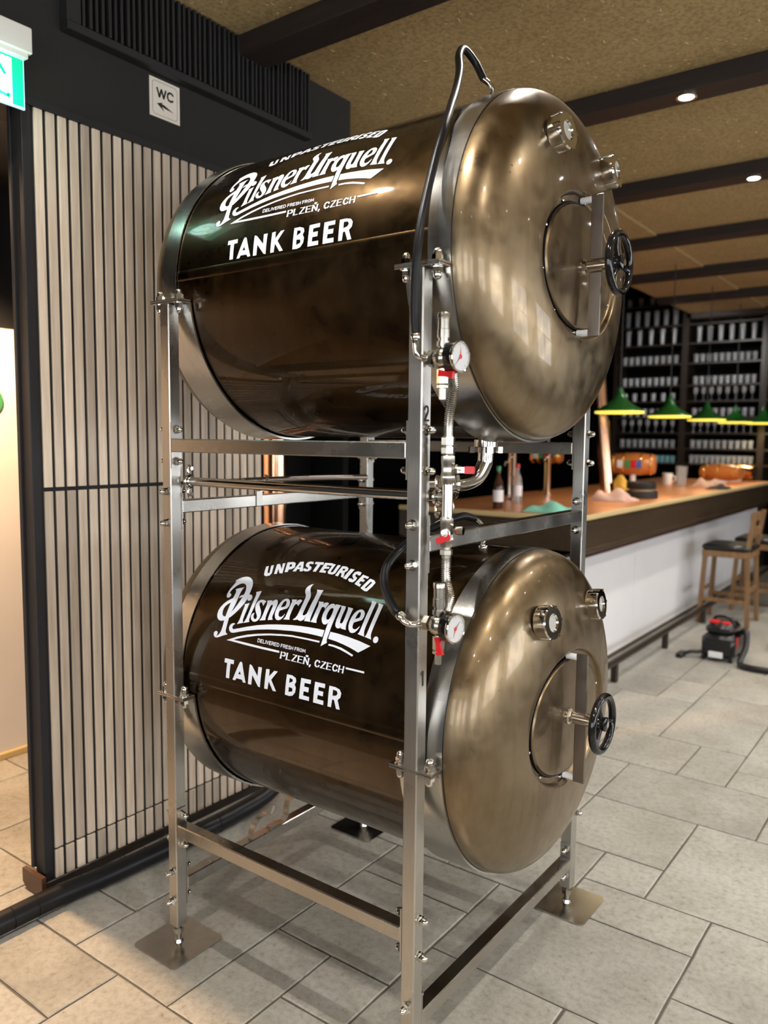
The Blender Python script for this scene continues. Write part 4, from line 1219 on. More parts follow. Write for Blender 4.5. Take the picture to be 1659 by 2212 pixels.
make_tank(ZU, 'upper aged copper beer tank near the ceiling, top fed by a black hose', 0.0305, -0.004)
make_tank(ZL, 'lower aged copper beer tank resting just above the tiled floor', 0.0, 0.0)
# ================================================================== FITTINGS ON THE CORNER POST
def gauge_set(z, label, hang_angle, elbow, needle):
    c = Vector((0.521, -0.490, z))
    t = thing('gauge_manifold', label, 'valve', (c.x, c.y, c.z), 'pressure gauge manifolds')
    bd = MB()
    prof = [(0.0255 * sin(a), -0.0255 * cos(a)) for a in [pi * (0.12 + 0.76 * i / 10) for i in range(11)]]
    bd.lathe(prof, c, (1, 0, 0), 24, True, True)
    bd.cyl(c - Vector((0.0465, 0, 0)), c - Vector((0.016, 0, 0)), 0.010, 14).cyl(c - Vector((0.038, 0, 0)), c - Vector((0.024, 0, 0)), 0.0195, 6)
    bd.build('manifold_body', 'nickel', t, angle=30)
    # relief valve on top
    rv = MB()
    rv.lathe([(0.011, 0.018), (0.011, 0.026), (0.0155, 0.026), (0.0155, 0.037), (0.012, 0.037), (0.012, 0.045), (0.0148, 0.045), (0.0148, 0.064), (0.0135, 0.065), (0.0135, 0.088), (0.0148, 0.089), (0.0148, 0.099), (0.0135, 0.102), (0.0002, 0.1022)], c, (0, 0, 1), 20)
    rv.build('relief_valve', 'nickel', t, angle=30)
    # gauge
    ax = Vector((1, -0.10, 0.0)).normalized()
    g0 = c + Vector((0.018, -0.004, 0))
    gc = MB().lathe([(0.008, -0.004), (0.008, 0.006), (0.0335, 0.006), (0.0345, 0.008), (0.0345, 0.030)], g0, ax, 40, True, False)
    gg = gc.build('gauge', 'black_plastic', t, 'round pressure gauge', angle=30)
    MB().lathe([(0.0348, 0.028), (0.0355, 0.030), (0.0355, 0.034), (0.0335, 0.0355), (0.0318, 0.0345), (0.0318, 0.031)], g0, ax, 40).build('bezel', 'chrome', gg)
    MB().lathe([(0.0322, 0.0318), (0.0002, 0.0320)], g0, ax, 40).build('dial', 'dial', gg)
    u = Vector((0, 0, 1))
    s = u.cross(ax).normalized()      # screen right of the dial
    def on(a, b_, hh):
        return g0 + ax * hh + s * a + u * b_
    tk = MB()
    for k in range(13):
        a = radians(225 - 270 * k / 12)
        r1, r0 = 0.0285, 0.0245 if k % 3 == 0 else 0.0268
        w = 0.0005
        p = [(r0 * cos(a) - w * sin(a), r0 * sin(a) + w * cos(a)), (r1 * cos(a) - w * sin(a), r1 * sin(a) + w * cos(a)), (r1 * cos(a) + w * sin(a), r1 * sin(a) - w * cos(a)), (r0 * cos(a) + w * sin(a), r0 * sin(a) - w * cos(a))]
        tk.add([on(q[0], q[1], 0.0323) for q in p], [(0, 1, 2, 3)])
    tk.build('dial_marks', 'sign_black', gg, smooth=False)
    def hand(ang, L, w0, mat, hh, name, disc):
        mb = MB()
        a = radians(ang)
        d = (cos(a), sin(a))
        n_ = (-d[1], d[0])
        mb.add([on(-d[0] * 0.004 + n_[0] * w0, -d[1] * 0.004 + n_[1] * w0, hh), on(-d[0] * 0.004 - n_[0] * w0, -d[1] * 0.004 - n_[1] * w0, hh), on(d[0] * L - n_[0] * 0.0003, d[1] * L - n_[1] * 0.0003, hh), on(d[0] * L + n_[0] * 0.0003, d[1] * L + n_[1] * 0.0003, hh)], [(0, 1, 2, 3)])
        if disc:
            mb.lathe([(disc, hh), (0.0002, hh + 0.001)], g0, ax, 16)
        mb.build(name, mat, gg, smooth=False)
    hand(needle[0], 0.024, 0.0016, 'sign_black', 0.0328, 'black_hand', 0)
    hand(needle[1], 0.022, 0.0018, 'red', 0.0334, 'red_hand', 0.0052)
    # drain tap below with red lever
    dt = MB()
    dt.lathe([(0.009, -0.016), (0.009, -0.026), (0.0145, -0.026), (0.0145, -0.058), (0.0115, -0.059), (0.0145, -0.062), (0.0145, -0.068), (0.0085, -0.069), (0.0085, -0.094), (0.0065, -0.0945)], c, (0, 0, 1), 8, False, True)
    dt.build('drain_tap', 'nickel', t, angle=30)
    ha = radians(hang_angle)
    hv = Vector((cos(ha), -0.15, sin(ha))).normalized()
    h0 = c + Vector((0.008, -0.013, -0.036))
    d, uu, ww = frame(hv)
    uu = Vector((0, -1, 0)); uu = (uu - hv * uu.dot(hv)).normalized(); ww = hv.cross(uu)
    pts = []
    for L, wd in ((-0.010, 0.0075), (0.012, 0.0055), (0.032, 0.0085)):
        for a, b_ in ((-1, -1), (1, -1), (1, 1), (-1, 1)):
            pts.append(h0 + hv * L + ww * a * wd + uu * b_ * 0.0045)
    MB().add(pts, [(0, 1, 2, 3), (8, 11, 10, 9)] + [(k * 4 + i, k * 4 + (i + 1) % 4, (k + 1) * 4 + (i + 1) % 4, (k + 1) * 4 + i) for k in range(2) for i in range(4)]).build('tap_lever', 'red', t, smooth=False)
    # hose elbow
    e = MB().tube(elbow + [c - Vector((0.034, 0, 0))], 0.0078, 14, 6)
    e.lathe([(0.0105, -0.004), (0.012, 0.0), (0.012, 0.006), (0.0105, 0.010)], elbow[0], Vector(elbow[1]) - Vector(elbow[0]), 16, True, True)
    e.build('hose_elbow', 'chrome', t)
    return t
gauge_set(1.812, 'pressure gauge manifold on the corner post beside the upper tank', -8, [(0.471, -0.530, 1.862), (0.472, -0.530, 1.835), (0.476, -0.524, 1.815)], (225, 88))
gauge_set(1.190, 'pressure gauge manifold on the corner post beside the lower tank', -75, [(0.436, -0.530, 1.209), (0.452, -0.530, 1.194), (0.468, -0.518, 1.189)], (40, 250))

# black hoses
up_h = MB().tube([(0.3505, -0.0355, 2.6235), (0.331, -0.050, 2.668), (0.318, -0.090, 2.692), (0.330, -0.135, 2.655), (0.357, -0.175, 2.595), (0.385, -0.235, 2.521), (0.425, -0.323, 2.440), (0.456, -0.402, 2.355), (0.462, -0.440, 2.290), (0.464, -0.466, 2.230), (0.466, -0.490, 2.172), (0.470, -0.512, 2.120), (0.473, -0.528, 2.060), (0.469, -0.531, 1.991), (0.468, -0.531, 1.908), (0.471, -0.530, 1.868)], 0.0102, 14, 8)
tag(up_h.build('gas_hose', 'rubber', origin=(0.471, -0.53, 1.866)), 'black rubber hose arching from the top of the upper tank down the post', 'hose')
lo_h = MB().tube([(0.3505, -0.0355, 1.3965), (0.335, -0.10, 1.405), (0.30, -0.24, 1.365), (0.318, -0.36, 1.338), (0.315, -0.42, 1.298), (0.347, -0.47, 1.255), (0.412, -0.520, 1.219), (0.433, -0.529, 1.2105)], 0.0112, 14, 8)
tag(lo_h.build('gas_hose', 'rubber', origin=(0.433, -0.53, 1.21)), 'short black rubber hose looping behind the post to the lower tank', 'hose')

# riser line between the two manifolds
ri = thing('riser_line', 'stainless riser line with corrugated hoses and two red-handled ball valves', 'pipe', (0.520, -0.455, 1.2))
def corrugated(pts):
    return MB().tube(pts, 0.0095, 12, 34, True, lambda i, n: 0.0122 if (i // 2) % 2 == 0 else 0.0088)
RX, RYY = 0.515, -0.452
corrugated([(0.536, -0.470, 1.778), (0.534, -0.462, 1.742), (0.521, -0.455, 1.700), (RX, RYY, 1.660), (RX, RYY, 1.632)]).build('flexible_hose', 'nickel', ri, angle=60)
corrugated([(RX, RYY, 1.360), (RX, RYY, 1.330), (0.518, -0.455, 1.290), (0.533, -0.462, 1.255), (0.533, -0.470, 1.222)]).build('flexible_hose', 'nickel', ri, angle=60)
def hexs(mb, zs):
    for z0, z1, r in zs:
        mb.lathe([(r * 0.94, z0), (r, z0 + 0.002), (r, z1 - 0.002), (r * 0.94, z1)], (RX, RYY, 0), (0, 0, 1), 6, True, True)
    return mb
hexs(MB(), [(1.612, 1.633, 0.0165), (1.592, 1.609, 0.0165)]).cyl((RX, RYY, 1.588), (RX, RYY, 1.615), 0.012, 14).build('union_nut', 'nickel', ri, smooth=False)
hexs(MB(), [(1.352, 1.366, 0.0155)]).cyl((RX, RYY, 1.346), (RX, RYY, 1.372), 0.011, 14).build('union_nut', 'nickel', ri, smooth=False)
def ball_valve(z, hdir, name_label):
    b_ = MB().lathe([(0.0135, z - 0.036), (0.0155, z - 0.030), (0.0175, z - 0.020), (0.0175, z - 0.014), (0.0155, z - 0.010), (0.0155, z + 0.012), (0.0165, z + 0.014), (0.0165, z + 0.032), (0.0135, z + 0.036)], (RX, RYY, 0), (0, 0, 1), 10, True, True)
    hd = Vector(hdir).normalized()
    st = Vector((0.75, -0.66, 0)).normalized() if abs(hd.x) < 0.9 and False else Vector((0.5, 0.86, 0))
    bo = b_.build('ball_valve', 'nickel', ri, angle=30)
    return bo
bv1 = ball_valve(1.556, (1, 0, 0), '')
MB().cyl((RX, RYY, 1.556), (RX + 0.034, RYY + 0.008, 1.556), 0.0095, 8).cyl((RX + 0.020, RYY + 0.005, 1.556), (RX + 0.026, RYY + 0.006, 1.556), 0.013, 6).build('valve_stem', 'chrome', bv1, angle=30)
MB().prism([(-0.006, -0.007), (0.015, -0.007), (0.015, 0.007), (-0.006, 0.007)], (RX + 0.030, RYY + 0.000, 1.556), (0.94, 0.34, 0), (0, 0, 1), -0.002, 0.002).build('lever_arm', 'steel', bv1, smooth=False)
MB().prism([(0.014, -0.0085), (0.036, -0.0085), (0.038, -0.005), (0.038, 0.005), (0.036, 0.0085), (0.014, 0.0085)], (RX + 0.030, RYY + 0.000, 1.556), (0.94, 0.34, 0), (0, 0, 1), -0.004, 0.004).build('lever_grip', 'red', bv1, smooth=False)
bv2 = ball_valve(1.408, (0, 0, 1), '')
MB().cyl((RX, RYY, 1.408), (RX + 0.012, RYY - 0.030, 1.408), 0.009, 8).cyl((RX + 0.022, RYY + 0.006, 1.412), (RX + 0.040, RYY + 0.010, 1.412), 0.0105, 6).build('valve_stem', 'chrome', bv2, angle=30)
MB().prism([(-0.016, -0.0075), (0.016, -0.0075), (0.018, 0.0), (0.016, 0.0075), (-0.016, 0.0075), (-0.018, 0)], (RX + 0.008, RYY - 0.028, 1.394), Vector((0.84, 0.36, 0.38)), (-0.30, -0.22, 0.93), -0.003, 0.003).build('lever_grip', 'red', bv2, smooth=False)
MB().cyl((RX, RYY, 1.440), (RX, RYY, 1.524), 0.0135, 18).build('riser_pipe', 'nickel', ri)
MB().cyl((0.478, RYY + 0.004, 1.490), (RX, RYY + 0.004, 1.490), 0.0115, 16).build('tee_branch', 'nickel', ri)

# beer outlet under the upper tank
ou = thing('beer_outlet', 'polished outlet bend with butterfly valve under the upper tank', 'pipe', (0.36, 0.0, 1.60))
bx_, by_ = 0.362, 0.0
dirv = Vector((-0.62, -0.78, 0)).normalized()
p0 = Vector((bx_, by_, 1.632))
pb = [p0, p0 - Vector((0, 0, 0.055)), p0 - Vector((0, 0, 0.080)) + dirv * 0.004, p0 - Vector((0, 0, 0.115)) + dirv * 0.025, p0 - Vector((0, 0, 0.132)) + dirv * 0.062, p0 - Vector((0, 0, 0.134)) + dirv * 0.10]
MB().tube(pb, 0.0225, 22, 6).build('outlet_bend', 'chrome', ou)
un = MB().lathe([(0.030, 0.0), (0.034, 0.002), (0.034, 0.022), (0.030, 0.024)], (bx_, by_, 1.604), (0, 0, 1), 24, True, True)
for k in range(4):
    a = pi / 4 + k * pi / 2
    q = Vector((bx_ + cos(a) * 0.036, by_ + sin(a) * 0.036, 0))
    un.prism([(-0.011, 0.0), (0.011, 0.0), (0.009, 0.013), (-0.009, 0.013)], (q.x, q.y, 1.606), (-sin(a), cos(a), 0), (cos(a), sin(a), 0), 0.0, 0.018)
un.build('union_nut', 'chrome', ou, angle=30)
fz = p0.z - 0.134
fc = Vector((p0.x, p0.y, fz)) + dirv * 0.10
vb = MB().lathe([(0.028, -0.006), (0.046, -0.006), (0.047, -0.004), (0.047, 0.004), (0.044, 0.006), (0.044, 0.010), (0.047, 0.012), (0.047, 0.022), (0.046, 0.024), (0.028, 0.024)], fc, dirv, 32, True, True)
vb.cyl(fc + dirv * 0.02, fc + dirv * 0.09, 0.0225, 20)
for k in range(4):
    a = 0.5 + k * pi / 2
    d, u, w = frame(dirv)
    q = fc + (u * cos(a) + w * sin(a)) * 0.038
    vb.cyl(q - dirv * 0.012, q + dirv * 0.03, 0.005, 6)
vb.build('butterfly_valve', 'chrome', ou, angle=30)
lv = MB().tube([fc + dirv * 0.009 + Vector((0, 0, -0.045)), fc + Vector((0.0, 0.0, -0.075)), fc + dirv * 0.05 + Vector((0, 0, -0.115)), fc + dirv * 0.10 + Vector((0.0, 0, -0.135))], 0.0055, 8, 4)
lv.build('valve_lever', 'steel', ou)

# ================================================================== SIGNS
wc = thing('wc_sign', 'cream WC sign with an arrow pointing left on the bulkhead', 'sign', (-1.0395, -0.028, 2.89))
y0, y1, z0, z1 = -0.097, 0.042, 2.823, 2.963
MB().box((-1.0400, y0, z0), (-1.0375, y1, z1)).build('board', 'sign_white', wc, smooth=False)
def stroke_poly(mb, pts, w, o, u, v, closed=False):
    n = len(pts)
    rng = range(n if closed else n - 1)
    for i in rng:
        a, b_ = Vector(pts[i]), Vector(pts[(i + 1) % n])
        d = (b_ - a).normalized()
        nn = Vector((-d.y, d.x)) * w / 2
        d = d * w * 0.3
        q = [a - d + nn, b_ + d + nn, b_ + d - nn, a - d - nn]
        mb.add([Vector(o) + Vector(u) * p.x + Vector(v) * p.y for p in q], [(0, 1, 2, 3)])
so = Vector((-1.0371, -0.0275, 2.893))
U_, V_ = Vector((0, 1, 0)), Vector((0, 0, 1))
bd = MB()
rr, hx, hz = 0.012, 0.057, 0.060
pts = []
for q, (ux, uz) in enumerate(((1, 1), (-1, 1), (-1, -1), (1, -1))):
    for j in range(4):
        a = q * pi / 2 + j * pi / 6
        pts.append((ux * (hx - rr) + rr * cos(a), uz * (hz - rr) + rr * sin(a)))
stroke_poly(bd, pts, 0.0014, so, U_, V_, True)
stroke_poly(bd, [(-0.036, 0.036), (-0.026, 0.006), (-0.016, 0.034), (-0.006, 0.006), (0.004, 0.036)], 0.0075, so, U_, V_)
stroke_poly(bd, [(0.038, 0.030), (0.031, 0.035), (0.021, 0.035), (0.013, 0.028), (0.012, 0.015), (0.018, 0.007), (0.028, 0.005), (0.037, 0.010)], 0.0072, so, U_, V_)
from mathutils.geometry import tessellate_polygon
arrow = [(-0.038, -0.020), (-0.010, -0.010), (-0.016, -0.016), (0.0, -0.019), (0.040, -0.034), (-0.002, -0.029), (-0.014, -0.026), (-0.004, -0.042), (-0.016, -0.034)]
bd.add([so + U_ * a + V_ * b_ for a, b_ in arrow], [tuple(t) for t in tessellate_polygon([[Vector((a, b_, 0)) for a, b_ in arrow]])])
bd.build('lettering', 'sign_black', wc, smooth=False)

ex = thing('exit_sign', 'lit green emergency exit sign with running figure at the left edge', 'sign', (-0.985, -0.72, 2.65))
MB().box((-1.0395, -0.86, 2.822), (-0.955, -0.603, 2.902), 0.004).box((-1.0395, -0.85, 2.806), (-0.962, -0.615, 2.824), 0.002).build('housing', 'housing', ex, smooth=False)
MB().box((-0.985, -0.855, 2.652), (-0.977, -0.6215, 2.812), 0.002).build('acrylic_panel', 'exit_edge', ex, smooth=False)
MB().box((-0.9765, -0.850, 2.660), (-0.9760, -0.627, 2.802)).build('green_field', 'exit_green', ex, smooth=False)
MB().box((-0.9758, -0.800, 2.660), (-0.9752, -0.664, 2.796)).build('doorway', 'exit_white', ex, smooth=False)
fg = MB()
eo = Vector((-0.9748, -0.738, 2.735))
stroke_poly(fg, [(0.00, 0.02), (-0.015, -0.01), (0.022, -0.03), (0.030, -0.052), (0.060, -0.056), (0.062, -0.050)], 0.010, eo, U_, V_)
stroke_poly(fg, [(0.0, 0.025), (0.020, 0.034), (0.034, 0.030), (0.050, 0.008)], 0.010, eo, U_, V_)
stroke_poly(fg, [(0.0, 0.02), (-0.030, 0.03), (-0.045, 0.005)], 0.012, eo, U_, V_)
stroke_poly(fg, [(-0.012, -0.01), (-0.035, -0.02), (-0.050, -0.055)], 0.014, eo, U_, V_)
fg.add([eo + U_ * (0.012 * cos(a)) + V_ * (0.052 + 0.012 * sin(a)) for a in [2 * pi * i / 16 for i in range(16)]], [tuple(range(16))])
fg.build('running_figure', 'exit_green', ex, smooth=False)
light('exit_glow', 'POINT', (-0.93, -0.70, 2.70), 0.8, (0.55, 1.0, 0.85), None, 0.06)

# round green emblem on the corridor wall
em = thing('wall_emblem', 'round green emblem on the white corridor wall', 'emblem', (-2.314, -0.10, 1.79))
MB().lathe([(0.075, 0), (0.075, 0.006), (0.0002, 0.0065)], (-2.3145, -0.095, 1.79), (1, 0, 0), 32).build('disc', 'green', em)
MB().lathe([(0.056, 0.007), (0.0002, 0.0072)], (-2.3145, -0.095, 1.79), (1, 0, 0), 32).build('centre', 'green_pale', em)

# ================================================================== VENT GRILLE ON THE BULKHEAD
vg = thing('vent_grille', 'long black vent grille with upright ribs on the bulkhead under the ceiling', 'vent', (-1.04, 0.17, 3.0))
MB().box((-1.0395, -0.40, 3.005), (-1.020, 0.755, 3.258)).build('backing', 'matt_black', vg, smooth=False)
MB().box((-1.0395, -0.455, 2.975), (-0.992, 0.76, 3.003), 0.003).build('lower_ledge', 'frame_dark', vg, smooth=False)
MB().box((-1.0395, -0.455, 3.003), (-0.995, -0.402, 3.258), 0.003).build('end_piece', 'frame_dark', vg, smooth=False)
rib = MB().box((0, -0.0055, 0), (0.022, 0.0055, 0.250), 0.0015).mesh('rib', 'frame_dark', smooth=False)
for k in range(46):
    inst(rib, 'rib', vg, (-1.020 + (0.004 if k % 3 == 1 else 0.0), -0.39 + 0.0252 * k, 3.006))

# ================================================================== FLOOR HOSE ALONG THE PARTITION
hp = [(-0.935, -1.30, 0.037), (-0.945, -1.0, 0.037), (-0.948, -0.80, 0.037), (-0.945, -0.62, 0.037), (-0.925, -0.45, 0.037), (-0.912, -0.24, 0.037), (-0.905, 0.0, 0.037), (-0.905, 0.20, 0.040), (-0.905, 0.38, 0.060), (-0.93, 0.54, 0.13), (-1.0, 0.68, 0.26), (-1.12, 0.80, 0.42), (-1.18, 0.92, 0.70)]
ph_ = thing('insulated_hose', 'thick black wrapped hose lying on the floor along the slatted partition', 'hose', (-0.93, -0.5, 0))
MB().tube(hp, 0.036, 22, 8).build('jacket', 'rubber', ph_)
for i in range(16):
    y = -1.2 + 0.085 * i
    MB().torus((-0.945 if y < -0.6 else -0.945 + (y + 0.6) * 0.066, y, 0.0375), (0.06, 1, 0.02 * (i % 3)), 0.0355, 0.0012, 24, 6).build('wrap_edge', 'rubber', ph_)
# copper pipe beyond the partition
cp = thing('copper_pipe', 'shiny upright copper pipe just beyond the slatted partition', 'pipe', (-1.14, 0.66, 0))
MB().cyl((-1.14, 0.662, 0.0), (-1.14, 0.662, 2.70), 0.055, 28).build('tube', 'copper_bright', cp)
MB().cyl((-1.14, 0.662, 0.0), (-1.14, 0.662, 0.02), 0.064, 28).cyl((-1.14, 0.662, 1.30), (-1.14, 0.662, 1.33), 0.058, 28).build('collar', 'copper_bright', cp)
# ================================================================== BAR COUNTER
BX0, BX1, BY0, BY1, BZ = -1.78, -0.42, 2.575, 8.40, 1.150
bar = thing('bar_counter', 'long bar counter with copper top, pale wooden edge and dark timber front', 'bar counter', (-1.0, 5.4, 0))
MB().box((BX0 + 0.03, BY0 + 0.03, BZ - 0.030), (BX1 - 0.03, BY1, BZ)).build('worktop', 'bar_copper', bar, smooth=False)
MB().box((BX1 - 0.03, BY0, BZ - 0.030), (BX1, BY1, BZ + 0.001), 0.004).box((BX0, BY0, BZ - 0.030), (BX1 - 0.03, BY0 + 0.03, BZ + 0.001), 0.004).build('edge_strip', 'nosing', bar, smooth=False)
MB().box((BX1 - 0.035, BY0 + 0.012, 0.935), (BX1 - 0.010, BY1, BZ - 0.030)).box((BX0, BY0 + 0.012, 0.935), (BX1 - 0.035, BY0 + 0.036, BZ - 0.030)).build('front_board', 'bar_wood', bar, smooth=False)
MB().box((BX1 - 0.050, BY0 + 0.006, 0.905), (BX1 - 0.002, BY1, 0.935), 0.006).build('moulding', 'bar_wood', bar, smooth=False)
MB().box((BX1 - 0.060, BY0 + 0.02, 0.870), (BX1 - 0.030, BY1, 0.905), 0.004).build('lower_trim', 'trim_wood', bar, smooth=False)
yy = BY0 + 0.03
k = 0
while yy < BY1 - 0.1:
    y2 = min(yy + 1.45, BY1)
    MB().box((-0.62, yy + 0.002, 0.05), (-0.560, y2 - 0.002, 0.872)).build('front_panel', 'bar_white', bar, smooth=False)
    yy = y2
MB().box((BX0 + 0.02, BY0 + 0.04, 0.0), (-0.625, BY0 + 0.08, 0.935)).box((-0.64, BY0 + 0.05, 0.0), (-0.58, BY1, 0.05)).build('end_panel', 'bar_wood', bar, smooth=False)
MB().box((BX0, BY0 + 0.1, 0.0), (BX0 + 0.03, BY1, BZ - 0.03)).build('rear_panel', 'dark_wood', bar, smooth=False)
# foot rail
fr = thing('foot_rail', 'dark metal foot rail on short posts along the bar front', 'foot rail', (-0.34, 5.0, 0))
MB().cyl((-0.345, 2.80, 0.140), (-0.345, 8.3, 0.140), 0.024, 16).build('rail', 'dark_wood', fr)
for y in (3.10, 4.20, 5.30, 6.40, 7.50):
    MB().box((-0.365, y - 0.022, 0.0), (-0.325, y + 0.022, 0.13), 0.003).build('rail_post', 'dark_wood', fr, smooth=False)

# ================================================================== PENDANT LAMPS
ords = ['nearest', 'second nearest', 'third', 'fourth', 'farthest']
for i, y in enumerate((4.25, 5.56, 6.85, 8.12, 8.66)):
    zl = 1.858
    if i == 4:
        x = -0.60
    else:
        x = -0.80
    t = thing('pendant_lamp', '%s green enamel pendant lamp hanging over the bar' % ords[i], 'lamp', (x, y, zl), 'green pendant lamps over the bar')
    MB().lathe([(0.190, 0.0), (0.186, 0.010), (0.150, 0.032), (0.105, 0.058), (0.065, 0.092), (0.040, 0.130), (0.028, 0.165), (0.022, 0.190), (0.001, 0.195)], (x, y, zl), (0, 0, 1), 36).build('shade', 'shade_green', t)
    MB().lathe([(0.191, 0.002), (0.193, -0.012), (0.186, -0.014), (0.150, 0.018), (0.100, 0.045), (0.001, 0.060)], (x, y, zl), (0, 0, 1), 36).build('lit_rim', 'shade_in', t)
    MB().cyl((x, y, zl + 0.19), (x, y, 3.25), 0.005, 8).build('rod', 'rod_dark', t)
    light('pendant_bulb', 'SPOT', (x, y, zl - 0.02), 14, (1.0, 0.80, 0.52), (x, y, 0), 0.05, 150, 0.5)

# ================================================================== BACK SHELVES AND GLASSES
SY = 9.0
bays = [(-2.56, -1.68), (-1.60, -0.70), (-0.62, 0.28)]
boards = [1.33, 1.53, 1.74, 1.95, 2.16, 2.37, 2.66, 2.92, 3.17, 3.45]
snames = ['left', 'middle', 'right']
for bi, (xa, xb) in enumerate(bays):
    top = 3.75 if bi == 0 else (3.235 if bi else 3.6)
    t = thing('glass_shelf', '%s bay of the dark wooden shelving full of glasses behind the bar' % snames[bi], 'shelf', ((xa + xb) / 2, SY, 0), 'back bar shelving')
    for q in (xa - 0.04, xb):
        MB().box((q, SY - 0.12, 0), (q + 0.04, SY + 0.30, top)).build('upright', 'dark_wood', t, smooth=False)
    for z in boards:
        if z < top - 0.03:
            MB().box((xa, SY - 0.10, z - 0.022), (xb, SY + 0.28, z)).build('shelf_board', 'dark_wood', t, smooth=False)
    MB().box((xa, SY + 0.28, 0), (xb, SY + 0.30, top)).build('back_board', 'black_void', t, smooth=False)
def gl(prof, mat):
    return MB().lathe(prof, (0, 0, 0), (0, 0, 1), 12).mesh('glass', mat)
G_T = gl([(0.028, 0), (0.034, 0.11), (0.032, 0.11), (0.026, 0.006), (0.0005, 0.006)], 'glassware')
G_L = gl([(0.026, 0), (0.034, 0.21), (0.032, 0.21), (0.024, 0.006), (0.0005, 0.006)], 'glassware')
G_S = gl([(0.030, 0), (0.028, 0.004), (0.004, 0.010), (0.004, 0.075), (0.026, 0.10), (0.032, 0.14), (0.026, 0.175), (0.024, 0.175), (0.029, 0.14), (0.0005, 0.085)], 'glassware')
G_N = gl([(0.033, 0), (0.036, 0.095), (0.033, 0.095), (0.030, 0.008), (0.0005, 0.008)], 'glass_teal')
rows = [(1.33, [(G_N, 11), (G_T, 12), None], ('teal tumbler', 'squat tumbler', 'squat tumbler')), (1.53, [(G_T, 9), (G_T, 10), None], ('clear tumbler',) * 3), (1.74, [(G_S, 7), (G_S, 9), None], ('stemmed glass',) * 3),
        (1.95, [(G_T, 8), (G_T, 9), None], ('clear tumbler', 'clear tumbler')), (2.16, [(G_T, 6), (G_S, 8), None], ('clear tumbler', 'stemmed glass')),
        (2.37, [(G_T, 9), (G_T, 10), None], ('clear tumbler',) * 2), (2.66, [(G_T, 9), (G_T, 10), None], ('clear tumbler',) * 2), (2.92, [(G_L, 5), (G_L, 6), None], ('tall beer glass',) * 2), (3.17, [(G_L, 6), None, None], ('tall beer glass',)), (3.45, [(G_T, 5), None, None], ('clear tumbler',))]
oname = ['lowest', 'second', 'third', 'fourth', 'fifth', 'sixth', 'seventh', 'eighth', 'ninth', 'topmost']
for ri_, (z, cfg, nm) in enumerate(rows):
    for bi, c in enumerate(cfg):
        if not c:
            continue
        xa, xb = bays[bi]
        me, n = c
        for k in range(n):
            x = xa + 0.05 + (xb - xa - 0.10) * (k + 0.5) / n
            o = inst(me, 'drinking_glass', None, (x, SY - 0.045 + random.uniform(-0.006, 0.006), z + 0.0005))
            tag(o, '%s on the %s shelf of the %s bay behind the bar' % (nm[bi], oname[ri_], snames[bi]), 'glass', '%s glasses, %s shelf, %s bay' % (nm[bi], oname[ri_], snames[bi]))
light('shelf_fill', 'SPOT', (-1.2, 6.9, 3.10), 75, (1.0, 0.95, 0.9), (-1.5, 9.0, 2.1), 0.05, 75, 0.6)  # added spot without a fitting, brightens the shelf fronts and glasses

# ================================================================== THINGS ON THE BAR
def beer_font(x, y, label, ang, body, L=0.44, R=0.115, zc=0.235, col='white'):
    t = thing('beer_font', label, 'beer tap', (x, y, BZ), 'barrel shaped beer fonts on the bar')
    d = Vector((cos(ang), sin(ang), 0))
    c = Vector((x, y, BZ + zc))
    pr_ = [(0.0005, -L / 2), (R * 0.80, -L / 2), (R * 0.86, -L / 2 + 0.01), (R, -L * 0.15), (R, L * 0.15), (R * 0.86, L / 2 - 0.01), (R * 0.80, L / 2), (0.0005, L / 2)]
    MB().lathe(pr_, c, d, 24).build('barrel', body, t)
    hp_ = MB()
    for q in (-0.42, -0.2, 0.2, 0.42):
        hp_.torus(c + d * (q * L), d, R * (1.0 - 0.16 * abs(q)), 0.006, 28, 6)
    hp_.build('hoop', 'gold', t)
    s = Vector((0, 0, 1)).cross(d)
    if s.y > 0:
        s = -s
    for q, mt in ((-0.32, 'white'), (-0.10, 'green'), (0.06, 'red'), (0.22, 'blue')):
        lb = MB()
        vs = []
        for i in range(5):
            a = -0.35 + 0.7 * i / 4
            for e in (-0.028, 0.028):
                vs.append(c + d * (q * L * 0.8 + e) + (s * cos(a) + Vector((0, 0, 1)) * sin(a)) * (R * 1.02))
        lb.add(vs, [(2 * i, 2 * i + 1, 2 * i + 3, 2 * i + 2) for i in range(4)])
        lb.build('badge', mt, t)
    MB().lathe([(0.060, 0.0), (0.060, 0.012), (0.030, 0.02), (0.030, zc - R * 0.9)], (x, y, BZ), (0, 0, 1), 18, True, True).build('column', col, t)
beer_font(-1.33, 6.15, 'orange barrel beer font with coloured badges on a white column', 0.15, 'orange')
beer_font(-1.66, 4.75, 'gold barrel beer font on a tall brass column left of the leaning copper tube', 0.1, 'gold', 0.30, 0.07, 0.33, 'gold')
def lying_barrel(x, y, label, body):
    t = thing('barrel_font', label, 'beer tap', (x, y, BZ), 'low barrel fonts at the far end of the bar')
    d = Vector((0.95, -0.3, 0)).normalized()
    c = Vector((x, y, BZ + 0.12))
    MB().lathe([(0.0005, -0.24), (0.07, -0.24), (0.095, -0.08), (0.095, 0.08), (0.07, 0.24), (0.0005, 0.24)], c, d, 20).build('barrel', body, t)
    hb = MB()
    for q in (-0.18, 0, 0.18):
        hb.torus(c + d * q, d, 0.094 - 0.10 * abs(q) + (0.002 if q else 0.002), 0.006, 24, 6)
    hb.build('hoop', 'gold', t)
    MB().box((x - 0.07, y - 0.05, BZ), (x + 0.07, y + 0.05, BZ + 0.05)).build('stand', 'white', t, smooth=False)
lying_barrel(-0.80, 7.6, 'low orange barrel font behind the dark cloth', 'orange')
